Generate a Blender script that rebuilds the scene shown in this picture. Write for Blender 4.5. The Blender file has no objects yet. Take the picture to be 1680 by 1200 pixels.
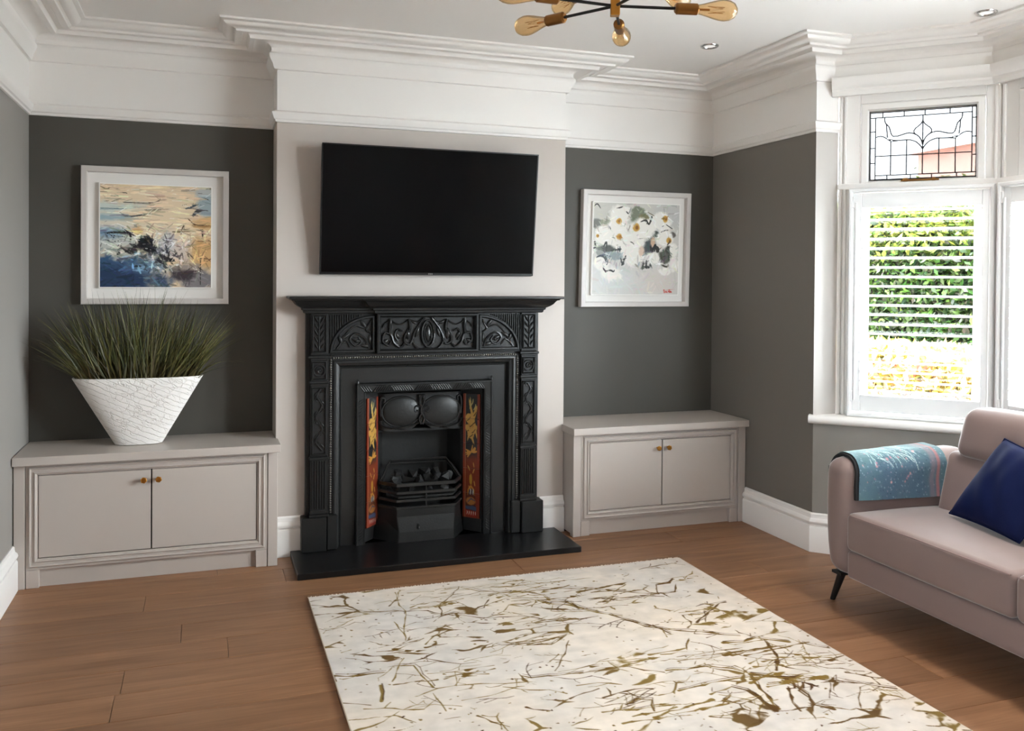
import bpy, bmesh, math, random
import numpy as np
from mathutils import Matrix, Vector

random.seed(7)
rng = np.random.default_rng(7)
S = bpy.context.scene
COL = S.collection

# ------------------------------------------------------------------ camera, world, light, exposure
cd = bpy.data.cameras.new('camera')
cam = bpy.data.objects.new('camera', cd)
COL.objects.link(cam)
cd.sensor_width = 36.0
cd.sensor_fit = 'HORIZONTAL'
cd.lens = 36.0 * 1449.82 / 1680.0
cd.shift_x = 3.0 / 1680.0
cd.shift_y = (477.635 - 600.0) / 1680.0
cd.clip_start = 0.05
cd.clip_end = 200
YAW, PITCH, ROLL = -0.3325, -0.0121, 0.0073
_c, _s = math.cos(YAW), math.sin(YAW)
_right = Vector((_c, _s, 0)); _fw = Vector((-_s, _c, 0)); _up = Vector((0, 0, 1))
_fw2 = _fw * math.cos(PITCH) + _up * math.sin(PITCH)
_up2 = _up * math.cos(PITCH) - _fw * math.sin(PITCH)
_r2 = _right * math.cos(ROLL) + _up2 * math.sin(ROLL)
_u2 = _up2 * math.cos(ROLL) - _right * math.sin(ROLL)
cam.matrix_world = Matrix(((_r2.x, _u2.x, -_fw2.x, -0.347), (_r2.y, _u2.y, -_fw2.y, -4.687),
                           (_r2.z, _u2.z, -_fw2.z, 1.4368), (0, 0, 0, 1)))
S.camera = cam

W = bpy.data.worlds.new('sky')
S.world = W
W.use_nodes = True
_nt = W.node_tree
_nt.nodes.clear()
_out = _nt.nodes.new('ShaderNodeOutputWorld')
_bg = _nt.nodes.new('ShaderNodeBackground')
_tc = _nt.nodes.new('ShaderNodeTexCoord')
_nz = _nt.nodes.new('ShaderNodeTexNoise'); _nz.inputs['Scale'].default_value = 2.2
_cr = _nt.nodes.new('ShaderNodeValToRGB')
_cr.color_ramp.elements[0].color = (0.78, 0.89, 1.0, 1)
_cr.color_ramp.elements[1].color = (0.88, 0.945, 1.0, 1)
_nt.links.new(_tc.outputs['Generated'], _nz.inputs['Vector'])
_nt.links.new(_nz.outputs['Fac'], _cr.inputs['Fac'])
_nt.links.new(_cr.outputs['Color'], _bg.inputs['Color'])
_nt.links.new(_bg.outputs[0], _out.inputs[0])
_bg.inputs['Strength'].default_value = 5.0

S.view_settings.view_transform = 'Standard'
S.view_settings.look = 'None'
S.view_settings.gamma = 1.0
S.view_settings.use_curve_mapping = False
S.view_settings.exposure = 3.32
S.cycles.max_bounces = 14
S.cycles.diffuse_bounces = 8
S.cycles.transparent_max_bounces = 16
S.cycles.caustics_reflective = False
S.cycles.caustics_refractive = False
S.cycles.sample_clamp_indirect = 8.0
S.cycles.use_denoising = True


def area(name, loc, direction, sx, sy, power, color=(1, 1, 1), portal=False):
    l = bpy.data.lights.new(name, 'AREA')
    l.shape = 'RECTANGLE'; l.size = sx; l.size_y = sy
    l.energy = power; l.color = color
    o = bpy.data.objects.new(name, l)
    COL.objects.link(o)
    o.location = loc
    o.rotation_euler = Vector(direction).to_track_quat('-Z', 'Y').to_euler()
    if portal:
        l.cycles.is_portal = True
    return o


_sun = bpy.data.lights.new('hazy_sun', 'SUN')
_sun.energy = 1.5
_sun.angle = math.radians(50)
_sun.color = (1.0, 0.985, 0.965)
_so = bpy.data.objects.new('hazy_sun', _sun)
COL.objects.link(_so)
_so.rotation_euler = Vector((-.80, .45, -.40)).to_track_quat('-Z', 'Y').to_euler()
# the sky comes in through the bay and through the added fill-light door
area('portal_side', (3.20, -0.97, 1.53), (-.7071, -.7071, 0), 0.62, 1.62, 1, portal=True)
area('portal_front', (3.50, -2.10, 1.53), (-1, 0, 0), 1.62, 1.62, 1, portal=True)
area('portal_far_side', (3.20, -3.23, 1.53), (-.7071, .7071, 0), 0.62, 1.62, 1, portal=True)

area('portal_fill_door', (-1.30, -3.66, 1.10), (1, 0, 0), .42, 2.06, 1, portal=True)


# ------------------------------------------------------------------ colour + material helpers
def lin(c):
    c = np.asarray(c, float) / 255.0
    return np.where(c <= 0.04045, c / 12.92, ((c + 0.055) / 1.055) ** 2.4)


def rgba(c):
    l = lin(c)
    return (float(l[0]), float(l[1]), float(l[2]), 1.0)


def new_mat(name):
    m = bpy.data.materials.new(name)
    m.use_nodes = True
    nt = m.node_tree
    return m, nt, nt.nodes['Principled BSDF']


def N(nt, kind, **inp):
    n = nt.nodes.new(kind)
    for k, v in inp.items():
        n.inputs[k.replace('_', ' ')].default_value = v
    return n


def mat(name, col, rough=0.5, metal=0.0, spec=0.5, var=0.04, vscale=3.0, bump=0.0, bscale=60.0, stretch=None, sheen=0.0, coat=0.0):
    m, nt, b = new_mat(name)
    tc = nt.nodes.new('ShaderNodeTexCoord')
    vec = tc.outputs['Object']
    if stretch:
        mp = nt.nodes.new('ShaderNodeMapping')
        mp.inputs['Scale'].default_value = stretch
        nt.links.new(vec, mp.inputs['Vector'])
        vec = mp.outputs['Vector']
    nz = N(nt, 'ShaderNodeTexNoise', Scale=vscale, Detail=3.0)
    nt.links.new(vec, nz.inputs['Vector'])
    mix = nt.nodes.new('ShaderNodeMix'); mix.data_type = 'RGBA'
    c = np.array(rgba(col)[:3])
    mix.inputs[6].default_value = (*np.clip(c * (1 - var), 0, 1), 1)
    mix.inputs[7].default_value = (*np.clip(c * (1 + var), 0, 1), 1)
    nt.links.new(nz.outputs['Fac'], mix.inputs[0])
    nt.links.new(mix.outputs[2], b.inputs['Base Color'])
    b.inputs['Roughness'].default_value = rough
    b.inputs['Metallic'].default_value = metal
    b.inputs['Specular IOR Level'].default_value = spec
    if sheen:
        b.inputs['Sheen Weight'].default_value = sheen
        b.inputs['Sheen Roughness'].default_value = 0.3
    if coat:
        b.inputs['Coat Weight'].default_value = coat
        b.inputs['Coat Roughness'].default_value = 0.1
    if bump:
        n2 = N(nt, 'ShaderNodeTexNoise', Scale=bscale, Detail=4.0)
        nt.links.new(vec, n2.inputs['Vector'])
        bp = N(nt, 'ShaderNodeBump', Strength=bump, Distance=0.002)
        nt.links.new(n2.outputs['Fac'], bp.inputs['Height'])
        nt.links.new(bp.outputs['Normal'], b.inputs['Normal'])
    return m


def attr_mat(name, rough=0.6, bump=0.0, bscale=400.0, spec=0.3, sheen=0.0):
    """colour printed / woven flat on the surface, read from the mesh's own colour attribute"""
    m, nt, b = new_mat(name)
    a = nt.nodes.new('ShaderNodeAttribute'); a.attribute_name = 'Col'
    nt.links.new(a.outputs['Color'], b.inputs['Base Color'])
    b.inputs['Roughness'].default_value = rough
    b.inputs['Specular IOR Level'].default_value = spec
    if sheen:
        b.inputs['Sheen Weight'].default_value = sheen
    if bump:
        tc = nt.nodes.new('ShaderNodeTexCoord')
        n2 = N(nt, 'ShaderNodeTexNoise', Scale=bscale, Detail=3.0)
        nt.links.new(tc.outputs['Object'], n2.inputs['Vector'])
        bp = N(nt, 'ShaderNodeBump', Strength=bump, Distance=0.002)
        nt.links.new(n2.outputs['Fac'], bp.inputs['Height'])
        nt.links.new(bp.outputs['Normal'], b.inputs['Normal'])
    return m


def wood_mat(name):
    m, nt, b = new_mat(name)
    tc = nt.nodes.new('ShaderNodeTexCoord')
    oi = nt.nodes.new('ShaderNodeObjectInfo')
    off = nt.nodes.new('ShaderNodeVectorMath'); off.operation = 'MULTIPLY_ADD'
    cmb = nt.nodes.new('ShaderNodeCombineXYZ')
    nt.links.new(oi.outputs['Random'], cmb.inputs[0]); nt.links.new(oi.outputs['Random'], cmb.inputs[1])
    off.inputs[1].default_value = (1, 1, 1)
    sc = nt.nodes.new('ShaderNodeVectorMath'); sc.operation = 'SCALE'; sc.inputs['Scale'].default_value = 37.0
    nt.links.new(cmb.outputs[0], sc.inputs[0])
    nt.links.new(tc.outputs['Object'], off.inputs[0]); nt.links.new(sc.outputs[0], off.inputs[2])
    mp = nt.nodes.new('ShaderNodeMapping'); mp.inputs['Scale'].default_value = (0.9, 9.0, 1.0)
    nt.links.new(off.outputs[0], mp.inputs['Vector'])
    n1 = N(nt, 'ShaderNodeTexNoise', Scale=2.0, Detail=6.0, Roughness=0.6, Distortion=0.6)
    nt.links.new(mp.outputs[0], n1.inputs['Vector'])
    mp2 = nt.nodes.new('ShaderNodeMapping'); mp2.inputs['Scale'].default_value = (3.0, 110.0, 1.0)
    nt.links.new(off.outputs[0], mp2.inputs['Vector'])
    n2 = N(nt, 'ShaderNodeTexNoise', Scale=1.0, Detail=3.0)
    nt.links.new(mp2.outputs[0], n2.inputs['Vector'])
    cr = nt.nodes.new('ShaderNodeValToRGB')
    cr.color_ramp.elements[0].position = 0.25; cr.color_ramp.elements[0].color = rgba((122, 85, 58))
    cr.color_ramp.elements[1].position = 0.75; cr.color_ramp.elements[1].color = rgba((158, 117, 86))
    nt.links.new(n1.outputs['Fac'], cr.inputs['Fac'])
    g = nt.nodes.new('ShaderNodeMapRange'); g.inputs[1].default_value = 0.3; g.inputs[2].default_value = 0.7
    g.inputs[3].default_value = 0.90; g.inputs[4].default_value = 1.06
    nt.links.new(n2.outputs['Fac'], g.inputs[0])
    t = nt.nodes.new('ShaderNodeMapRange'); t.inputs[3].default_value = 0.86; t.inputs[4].default_value = 1.10
    nt.links.new(oi.outputs['Random'], t.inputs[0])
    mu = nt.nodes.new('ShaderNodeMath'); mu.operation = 'MULTIPLY'
    nt.links.new(g.outputs[0], mu.inputs[0]); nt.links.new(t.outputs[0], mu.inputs[1])
    sc2 = nt.nodes.new('ShaderNodeVectorMath'); sc2.operation = 'SCALE'
    nt.links.new(cr.outputs[0], sc2.inputs[0]); nt.links.new(mu.outputs[0], sc2.inputs['Scale'])
    nt.links.new(sc2.outputs[0], b.inputs['Base Color'])
    b.inputs['Roughness'].default_value = 0.42
    b.inputs['Specular IOR Level'].default_value = 0.35
    bp = N(nt, 'ShaderNodeBump', Strength=0.12, Distance=0.001)
    nt.links.new(n2.outputs['Fac'], bp.inputs['Height']); nt.links.new(bp.outputs['Normal'], b.inputs['Normal'])
    return m


def glass_mat(name, tint=(1, 1, 1), refl=0.05, rough=0.0):
    m = bpy.data.materials.new(name); m.use_nodes = True
    nt = m.node_tree; nt.nodes.clear()
    o = nt.nodes.new('ShaderNodeOutputMaterial')
    tr = nt.nodes.new('ShaderNodeBsdfTransparent'); tr.inputs[0].default_value = (*tint, 1)
    gl = nt.nodes.new('ShaderNodeBsdfGlossy'); gl.inputs['Roughness'].default_value = rough
    lw = nt.nodes.new('ShaderNodeLayerWeight'); lw.inputs['Blend'].default_value = 0.12
    mr = nt.nodes.new('ShaderNodeMapRange'); mr.inputs[3].default_value = refl; mr.inputs[4].default_value = 0.7
    mx = nt.nodes.new('ShaderNodeMixShader')
    nt.links.new(lw.outputs['Fresnel'], mr.inputs[0])
    nt.links.new(mr.outputs[0], mx.inputs[0]); nt.links.new(tr.outputs[0], mx.inputs[1]); nt.links.new(gl.outputs[0], mx.inputs[2])
    nt.links.new(mx.outputs[0], o.inputs[0])
    return m


def leaf_mat(name, cols, rough=0.5, transl=0.35):
    m, nt, b = new_mat(name)
    a = nt.nodes.new('ShaderNodeAttribute'); a.attribute_name = 'Col'
    nt.links.new(a.outputs['Color'], b.inputs['Base Color'])
    b.inputs['Roughness'].default_value = rough
    out = nt.nodes['Material Output']
    tl = nt.nodes.new('ShaderNodeBsdfTranslucent')
    nt.links.new(a.outputs['Color'], tl.inputs[0])
    mx = nt.nodes.new('ShaderNodeMixShader'); mx.inputs[0].default_value = transl
    nt.links.new(b.outputs[0], mx.inputs[1]); nt.links.new(tl.outputs[0], mx.inputs[2])
    nt.links.new(mx.outputs[0], out.inputs[0])
    return m


M = {}
M['white'] = mat('white_paint', (234, 231, 228), 0.45, var=0.015)
M['ceiling'] = mat('ceiling_paint', (240, 238, 236), 0.8, var=0.01)
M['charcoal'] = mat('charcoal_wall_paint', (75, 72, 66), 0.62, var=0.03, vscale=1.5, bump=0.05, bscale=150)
M['darkgrey'] = mat('lightened_grey_wall_paint', (114, 109, 102), 0.6, var=0.02, vscale=1.5, bump=0.05, bscale=150)  # right wall's grey, lightened in place of missing light
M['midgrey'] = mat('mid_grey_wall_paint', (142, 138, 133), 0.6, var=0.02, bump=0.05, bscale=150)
M['reveal'] = mat('pale_reveal_paint', (186, 181, 176), 0.6, var=0.015)
M['taupe'] = mat('taupe_wall_paint', (190, 181, 174), 0.65, var=0.015, bump=0.05, bscale=150)
M['cab'] = mat('taupe_cabinet_paint', (181, 172, 165), 0.42, var=0.015)
M['dark_gap'] = mat('dark_gap', (28, 26, 24), 0.8)
M['gold'] = mat('brushed_brass', (190, 135, 62), 0.3, metal=1.0, var=0.06, vscale=20)
M['brass_dark'] = mat('aged_brass', (140, 98, 52), 0.35, metal=0.9, var=0.08, vscale=20)
M['iron'] = mat('black_cast_iron', (23, 23, 23), 0.42, spec=0.4, var=0.15, vscale=14, bump=0.25, bscale=120)
M['iron_hi'] = mat('polished_black_iron', (27, 27, 27), 0.33, spec=0.5, var=0.15, vscale=18, bump=0.15, bscale=120)
M['bead'] = mat('worn_highlit_bead', (120, 117, 110), 0.3, metal=0.85, var=0.1)  # worn bead metal, lightened to carry its small highlights
M['soot'] = mat('sooty_iron', (14, 14, 14), 0.7, var=0.25, vscale=8, bump=0.3, bscale=60)
M['slate'] = mat('black_slate', (17, 17, 18), 0.3, spec=0.35, var=0.2, vscale=5, bump=0.08, bscale=90)
M['coal'] = mat('coal', (26, 26, 27), 0.6, var=0.4, vscale=25, bump=0.6, bscale=50)
M['wood'] = wood_mat('oak_boards')
M['screen'] = mat('television_screen', (4, 4, 5), 0.12, spec=0.2, var=0.0)
M['bezel'] = mat('television_bezel', (12, 12, 13), 0.35, var=0.0)
M['silver'] = mat('silver_mark', (150, 150, 152), 0.3, metal=1.0, var=0.0)
M['frame_wood'] = mat('pale_grey_frame', (196, 190, 186), 0.4, var=0.02)
M['mount'] = mat('white_mount', (226, 223, 219), 0.75, var=0.01)
M['white_edge'] = mat('white_board_edge', (238, 236, 232), 0.5, var=0.0)
M['art'] = attr_mat('printed_art', 0.55)
M['tile'] = attr_mat('glazed_tile', 0.3, spec=0.4)
M['sofa'] = mat('mauve_velvet', (126, 107, 102), 0.75, var=0.05, vscale=5, bump=0.12, bscale=500, sheen=1.0)
M['sofa_seam'] = mat('mauve_piping', (134, 112, 108), 0.8, var=0.03)
M['black_leg'] = mat('black_leg_paint', (24, 24, 25), 0.4)
M['navy'] = mat('navy_velvet', (8, 20, 60), 0.7, spec=0.15, var=0.2, vscale=6, bump=0.15, bscale=300, sheen=0.03)
M['throw_edge'] = mat('black_throw_lining', (22, 22, 24), 0.85)
M['throw'] = attr_mat('woven_throw', 0.85, bump=0.5, bscale=260, sheen=0.2)
M['rug'] = attr_mat('rug_pile', 0.9, bump=0.5, bscale=500, spec=0.1)
M['fringe'] = mat('cream_fringe', (226, 212, 196), 0.9)
M['rug_edge'] = mat('rug_binding', (205, 190, 172), 0.9)
M['soil'] = mat('dark_soil', (34, 28, 20), 0.95, bump=0.8, bscale=40)
M['grass'] = leaf_mat('grass_blades', None, 0.5, 0.2)
M['leaf'] = leaf_mat('outdoor_leaves', None, 0.45, 0.35)
M['black_rod'] = mat('black_metal_rod', (15, 15, 16), 0.35)
M['lead'] = mat('lead_came', (36, 36, 36), 0.5, metal=0.3)
M['glass'] = glass_mat('clear_glass', (0.97, 0.985, 0.98), 0.04)
M['dimmed'] = glass_mat('dimmed_leaded_glass', (0.26, 0.26, 0.26), 0.03)  # tint darkened to dim the sky so the lead lines show
M['amber'] = glass_mat('amber_bulb_glass', (0.97, 0.80, 0.56), 0.07)
M['filament'] = mat('filament', (190, 140, 80), 0.4, metal=0.6)
M['chrome'] = mat('chrome_ring', (200, 200, 200), 0.18, metal=1.0, var=0.0)
M['lens'] = mat('frosted_lens', (205, 205, 203), 0.35, var=0.0)
M['lens'].node_tree.nodes['Principled BSDF'].inputs['Emission Color'].default_value = (1.0, 0.97, 0.93, 1)
M['lens'].node_tree.nodes['Principled BSDF'].inputs['Emission Strength'].default_value = 0.06
M['shutter'] = mat('white_shutter_paint', (226, 226, 226), 0.4, var=0.01)
M['brick'] = mat('pale_pink_brick', (232, 190, 174), 0.9, var=0.12, vscale=6)
M['roof'] = mat('tiled_roof', (228, 186, 170), 0.8, var=0.1, vscale=6)
M['lawn'] = mat('grey_ground', (172, 168, 160), 0.9, var=0.3, vscale=9, bump=0.6, bscale=40)
M['paving'] = mat('pale_paving', (196, 186, 172), 0.9, var=0.08, vscale=4)
M['twig'] = mat('hedge_twigs', (70, 54, 38), 0.9)


# planter: pale plaster with scored diagonal lines and fine crackle
def planter_mat():
    m, nt, b = new_mat('white_scored_ceramic')
    tc = nt.nodes.new('ShaderNodeTexCoord')
    mp = nt.nodes.new('ShaderNodeMapping'); mp.inputs['Rotation'].default_value = (0, math.radians(-38), 0)
    mp.inputs['Scale'].default_value = (0.6, 0.6, 1.0)
    nt.links.new(tc.outputs['Object'], mp.inputs['Vector'])
    wv = nt.nodes.new('ShaderNodeTexWave'); wv.wave_type = 'BANDS'; wv.bands_direction = 'Z'
    wv.inputs['Scale'].default_value = 15.0; wv.inputs['Distortion'].default_value = 2.2
    wv.inputs['Detail'].default_value = 3.0; wv.inputs['Detail Scale'].default_value = 2.6
    nt.links.new(mp.outputs[0], wv.inputs['Vector'])
    r1 = nt.nodes.new('ShaderNodeMapRange'); r1.inputs[1].default_value = 0.0; r1.inputs[2].default_value = 0.09
    nt.links.new(wv.outputs['Fac'], r1.inputs[0])
    vo = nt.nodes.new('ShaderNodeTexVoronoi'); vo.feature = 'DISTANCE_TO_EDGE'; vo.inputs['Scale'].default_value = 22.0
    nzd = N(nt, 'ShaderNodeTexNoise', Scale=14.0, Detail=3.0)
    nt.links.new(tc.outputs['Object'], nzd.inputs['Vector'])
    mixv = nt.nodes.new('ShaderNodeMix'); mixv.data_type = 'VECTOR'; mixv.inputs[0].default_value = 0.12
    nt.links.new(tc.outputs['Object'], mixv.inputs[4]); nt.links.new(nzd.outputs['Color'], mixv.inputs[5])
    nt.links.new(mixv.outputs[1], vo.inputs['Vector'])
    r2 = nt.nodes.new('ShaderNodeMapRange'); r2.inputs[1].default_value = 0.0; r2.inputs[2].default_value = 0.05
    nt.links.new(vo.outputs['Distance'], r2.inputs[0])
    nf = N(nt, 'ShaderNodeTexNoise', Scale=5.0, Detail=2.0)
    nt.links.new(tc.outputs['Object'], nf.inputs['Vector'])
    r3 = nt.nodes.new('ShaderNodeMapRange'); r3.inputs[1].default_value = 0.45; r3.inputs[2].default_value = 0.6
    nt.links.new(nf.outputs['Fac'], r3.inputs[0])
    mx = nt.nodes.new('ShaderNodeMath'); mx.operation = 'MAXIMUM'
    nt.links.new(r2.outputs[0], mx.inputs[0]); nt.links.new(r3.outputs[0], mx.inputs[1])
    mi = nt.nodes.new('ShaderNodeMath'); mi.operation = 'MULTIPLY'
    nt.links.new(r1.outputs[0], mi.inputs[0]); nt.links.new(mx.outputs[0], mi.inputs[1])
    fine = N(nt, 'ShaderNodeTexNoise', Scale=120.0, Detail=3.0)
    nt.links.new(tc.outputs['Object'], fine.inputs['Vector'])
    ad = nt.nodes.new('ShaderNodeMath'); ad.operation = 'MULTIPLY_ADD'; ad.inputs[1].default_value = 0.25
    nt.links.new(fine.outputs['Fac'], ad.inputs[0]); nt.links.new(mi.outputs[0], ad.inputs[2])
    bp = N(nt, 'ShaderNodeBump', Strength=0.7, Distance=0.004)
    nt.links.new(ad.outputs[0], bp.inputs['Height']); nt.links.new(bp.outputs['Normal'], b.inputs['Normal'])
    cm = nt.nodes.new('ShaderNodeMix'); cm.data_type = 'RGBA'
    cm.inputs[6].default_value = rgba((216, 211, 205)); cm.inputs[7].default_value = rgba((232, 229, 225))
    nt.links.new(mi.outputs[0], cm.inputs[0]); nt.links.new(cm.outputs[2], b.inputs['Base Color'])
    b.inputs['Roughness'].default_value = 0.8
    return m


M['planter'] = planter_mat()

# ------------------------------------------------------------------ object helpers
ORG = {}


def thing(name, label, cat, loc, group=None, kind=None):
    o = bpy.data.objects.new(name, None)
    o.empty_display_size = 0.1
    COL.objects.link(o)
    o.location = loc
    ORG[o.name] = Vector(loc)
    o['label'] = label; o['category'] = cat
    if group: o['group'] = group
    if kind: o['kind'] = kind
    return o


def tag(o, label=None, cat=None, group=None, kind=None):
    if label: o['label'] = label
    if cat: o['category'] = cat
    if group: o['group'] = group
    if kind: o['kind'] = kind
    return o


class MB:
    """collects shapes in world coordinates (or through xf) and links them as ONE mesh object"""
    def __init__(self, xf=None):
        self.v = []; self.f = []; self.m = []; self.xf = xf; self.col = None

    def add(self, vs, fs, mi=0):
        n = len(self.v)
        if self.xf: vs = [self.xf(p) for p in vs]
        self.v += [tuple(p) for p in vs]
        self.f += [tuple(i + n for i in f) for f in fs]
        self.m += [mi] * len(fs)
        return self

    def box(self, x0, x1, y0, y1, z0, z1, mi=0):
        vs = [(x0, y0, z0), (x1, y0, z0), (x1, y1, z0), (x0, y1, z0), (x0, y0, z1), (x1, y0, z1), (x1, y1, z1), (x0, y1, z1)]
        return self.add(vs, [(0, 3, 2, 1), (4, 5, 6, 7), (0, 1, 5, 4), (1, 2, 6, 5), (2, 3, 7, 6), (3, 0, 4, 7)], mi)

    def prism(self, poly, a, b, fn, mi=0):
        """poly: 2-D outline; fn(u, v, h) -> 3-D; extruded from h=a to h=b"""
        n = len(poly)
        vs = [fn(u, v, a) for u, v in poly] + [fn(u, v, b) for u, v in poly]
        fs = [tuple(range(n))[::-1], tuple(range(n, 2 * n))] + [(i, (i + 1) % n, n + (i + 1) % n, n + i) for i in range(n)]
        return self.add(vs, fs, mi)

    def sweep(self, path, prof, fn, closed=False, mi=0, segs=None, cap=False, back=False):
        """path: 2-D points; prof: (p, h): p = offset to the right of the path, h = height; fn(a, b, h) -> 3-D"""
        n = len(path)
        P = [Vector(p) for p in path]
        def nrm(i):
            d = (P[(i + 1) % n] - P[i]).normalized(); return Vector((d.y, -d.x))
        mit = []
        for i in range(n):
            if closed or 0 < i < n - 1:
                a, b = nrm((i - 1) % n), nrm(i)
                mit.append((a + b) / max(0.2, 1 + a.dot(b)))
            elif i == 0: mit.append(nrm(0))
            else: mit.append(nrm(n - 2))
        pr = list(prof)
        k = len(pr)
        rows = []
        for i in range(n):
            rows.append([fn(P[i].x + mit[i].x * p, P[i].y + mit[i].y * p, h) for p, h in pr])
        vs = [q for r in rows for q in r]
        fs = []
        for i in (segs if segs is not None else range(n if closed else n - 1)):
            j = (i + 1) % n
            for t in range(k - 1):
                fs.append((i * k + t, j * k + t, j * k + t + 1, i * k + t + 1))
            if back: fs.append((i * k + k - 1, j * k + k - 1, j * k, i * k))
        if cap and not closed:
            fs.append(tuple(range(k))); fs.append(tuple((n - 1) * k + t for t in range(k))[::-1])
        return self.add(vs, fs, mi)

    def tube(self, pts, r, n=8, mi=0, cap=True, flat=1.0, flatdir=None):
        P = [Vector(p) for p in pts]
        R = r if hasattr(r, '__len__') else [r] * len(P)
        vs, fs = [], []
        up = None
        for i, p in enumerate(P):
            d = (P[min(i + 1, len(P) - 1)] - P[max(i - 1, 0)]).normalized()
            if flatdir is not None:
                a = Vector(flatdir); b = d.cross(a)
                if b.length < 1e-6: b = d.orthogonal()
                b.normalize()
                for t in range(n):
                    w = 2 * math.pi * t / n
                    vs.append(p + b * math.cos(w) * R[i] + a * math.sin(w) * R[i] * flat)
                continue
            if up is None: up = d.orthogonal().normalized()
            up = (up - d * up.dot(d))
            up = up.normalized() if up.length > 1e-6 else d.orthogonal().normalized()
            b = d.cross(up)
            for t in range(n):
                w = 2 * math.pi * t / n
                vs.append(p + up * math.cos(w) * R[i] + b * math.sin(w) * R[i])
        for i in range(len(P) - 1):
            for t in range(n):
                u = (t + 1) % n
                fs.append((i * n + t, i * n + u, (i + 1) * n + u, (i + 1) * n + t))
        if cap:
            fs.append(tuple(range(n))[::-1]); fs.append(tuple((len(P) - 1) * n + t for t in range(n)))
        return self.add(vs, fs, mi)

    def lathe(self, prof, c, ax=(0, 0, 1), n=20, mi=0):
        """prof: (r, h) along axis ax from c"""
        a = Vector(ax).normalized(); e = a.orthogonal().normalized(); g = a.cross(e); c = Vector(c)
        vs, fs = [], []
        for r, h in prof:
            for t in range(n):
                w = 2 * math.pi * t / n
                vs.append(c + a * h + e * math.cos(w) * r + g * math.sin(w) * r)
        k = len(prof)
        for i in range(k - 1):
            for t in range(n):
                u = (t + 1) % n
                fs.append((i * n + t, i * n + u, (i + 1) * n + u, (i + 1) * n + t))
        if prof[0][0] > 1e-5: fs.append(tuple(range(n))[::-1])
        if prof[-1][0] > 1e-5: fs.append(tuple((k - 1) * n + t for t in range(n)))
        return self.add(vs, fs, mi)

    def ball(self, c, r, n=8, k=5, mi=0, sc=(1, 1, 1)):
        vs, fs = [], []
        c = Vector(c)
        for i in range(k + 1):
            ph = math.pi * i / k
            for t in range(n):
                w = 2 * math.pi * t / n
                vs.append(c + Vector((r * sc[0] * math.sin(ph) * math.cos(w), r * sc[1] * math.sin(ph) * math.sin(w), r * sc[2] * math.cos(ph))))
        for i in range(k):
            for t in range(n):
                u = (t + 1) % n
                if i == 0: fs.append((0, n + u, n + t)[::-1])
                elif i == k - 1: fs.append((i * n + t, i * n + u, k * n)[::-1])
                else: fs.append((i * n + t, i * n + u, (i + 1) * n + u, (i + 1) * n + t))
        return self.add(vs, fs, mi)

    def grid(self, nu, nv, fn, mi=0):
        vs = [fn(i / nu, j / nv) for j in range(nv + 1) for i in range(nu + 1)]
        fs = [(j * (nu + 1) + i, j * (nu + 1) + i + 1, (j + 1) * (nu + 1) + i + 1, (j + 1) * (nu + 1) + i) for j in range(nv) for i in range(nu)]
        return self.add(vs, fs, mi)

    def rbox(self, x0, x1, y0, y1, z0, z1, r, n=4, puff=(0, 0, 0), fn=None, mi=0, sub=6):
        """box with rounded edges of radius r; puff swells the faces; fn reshapes each point"""
        c = Vector(((x0 + x1) / 2, (y0 + y1) / 2, (z0 + z1) / 2)); h = Vector(((x1 - x0) / 2, (y1 - y0) / 2, (z1 - z0) / 2))
        r = min(r, h.x * .99, h.y * .99, h.z * .99)
        def axis(hh):
            a = [-hh + r * (1 - math.cos(math.pi / 2 * i / n)) for i in range(n)]
            b = [-(hh - r) + 2 * (hh - r) * i / sub for i in range(sub + 1)]
            return a + b + [-q for q in a[::-1]]
        A = [axis(h.x), axis(h.y), axis(h.z)]
        idx = {}; vs = []; fs = []
        L = [len(a) for a in A]
        def vid(i, j, k):
            key = (i, j, k)
            if key not in idx:
                p = Vector((A[0][i], A[1][j], A[2][k]))
                q = Vector((max(-(h.x - r), min(h.x - r, p.x)), max(-(h.y - r), min(h.y - r, p.y)), max(-(h.z - r), min(h.z - r, p.z))))
                d = p - q
                if d.length > 1e-9: p = q + d.normalized() * r
                u = p.x / h.x; v = p.y / h.y; w = p.z / h.z
                p = Vector((p.x + puff[0] * u * (1 - v * v) * (1 - w * w), p.y + puff[1] * v * (1 - u * u) * (1 - w * w), p.z + puff[2] * w * (1 - u * u) * (1 - v * v)))
                p = p + c
                if fn: p = Vector(fn(p))
                idx[key] = len(vs); vs.append(p)
            return idx[key]
        for ax in range(3):
            b, d = [(1, 2), (2, 0), (0, 1)][ax]
            for side in (0, L[ax] - 1):
                for i in range(L[b] - 1):
                    for j in range(L[d] - 1):
                        def kk(a, e):
                            t = [0, 0, 0]; t[ax] = side; t[b] = a; t[d] = e; return vid(*t)
                        f = (kk(i, j), kk(i + 1, j), kk(i + 1, j + 1), kk(i, j + 1))
                        fs.append(f if side else f[::-1])
        return self.add(vs, fs, mi)

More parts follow.
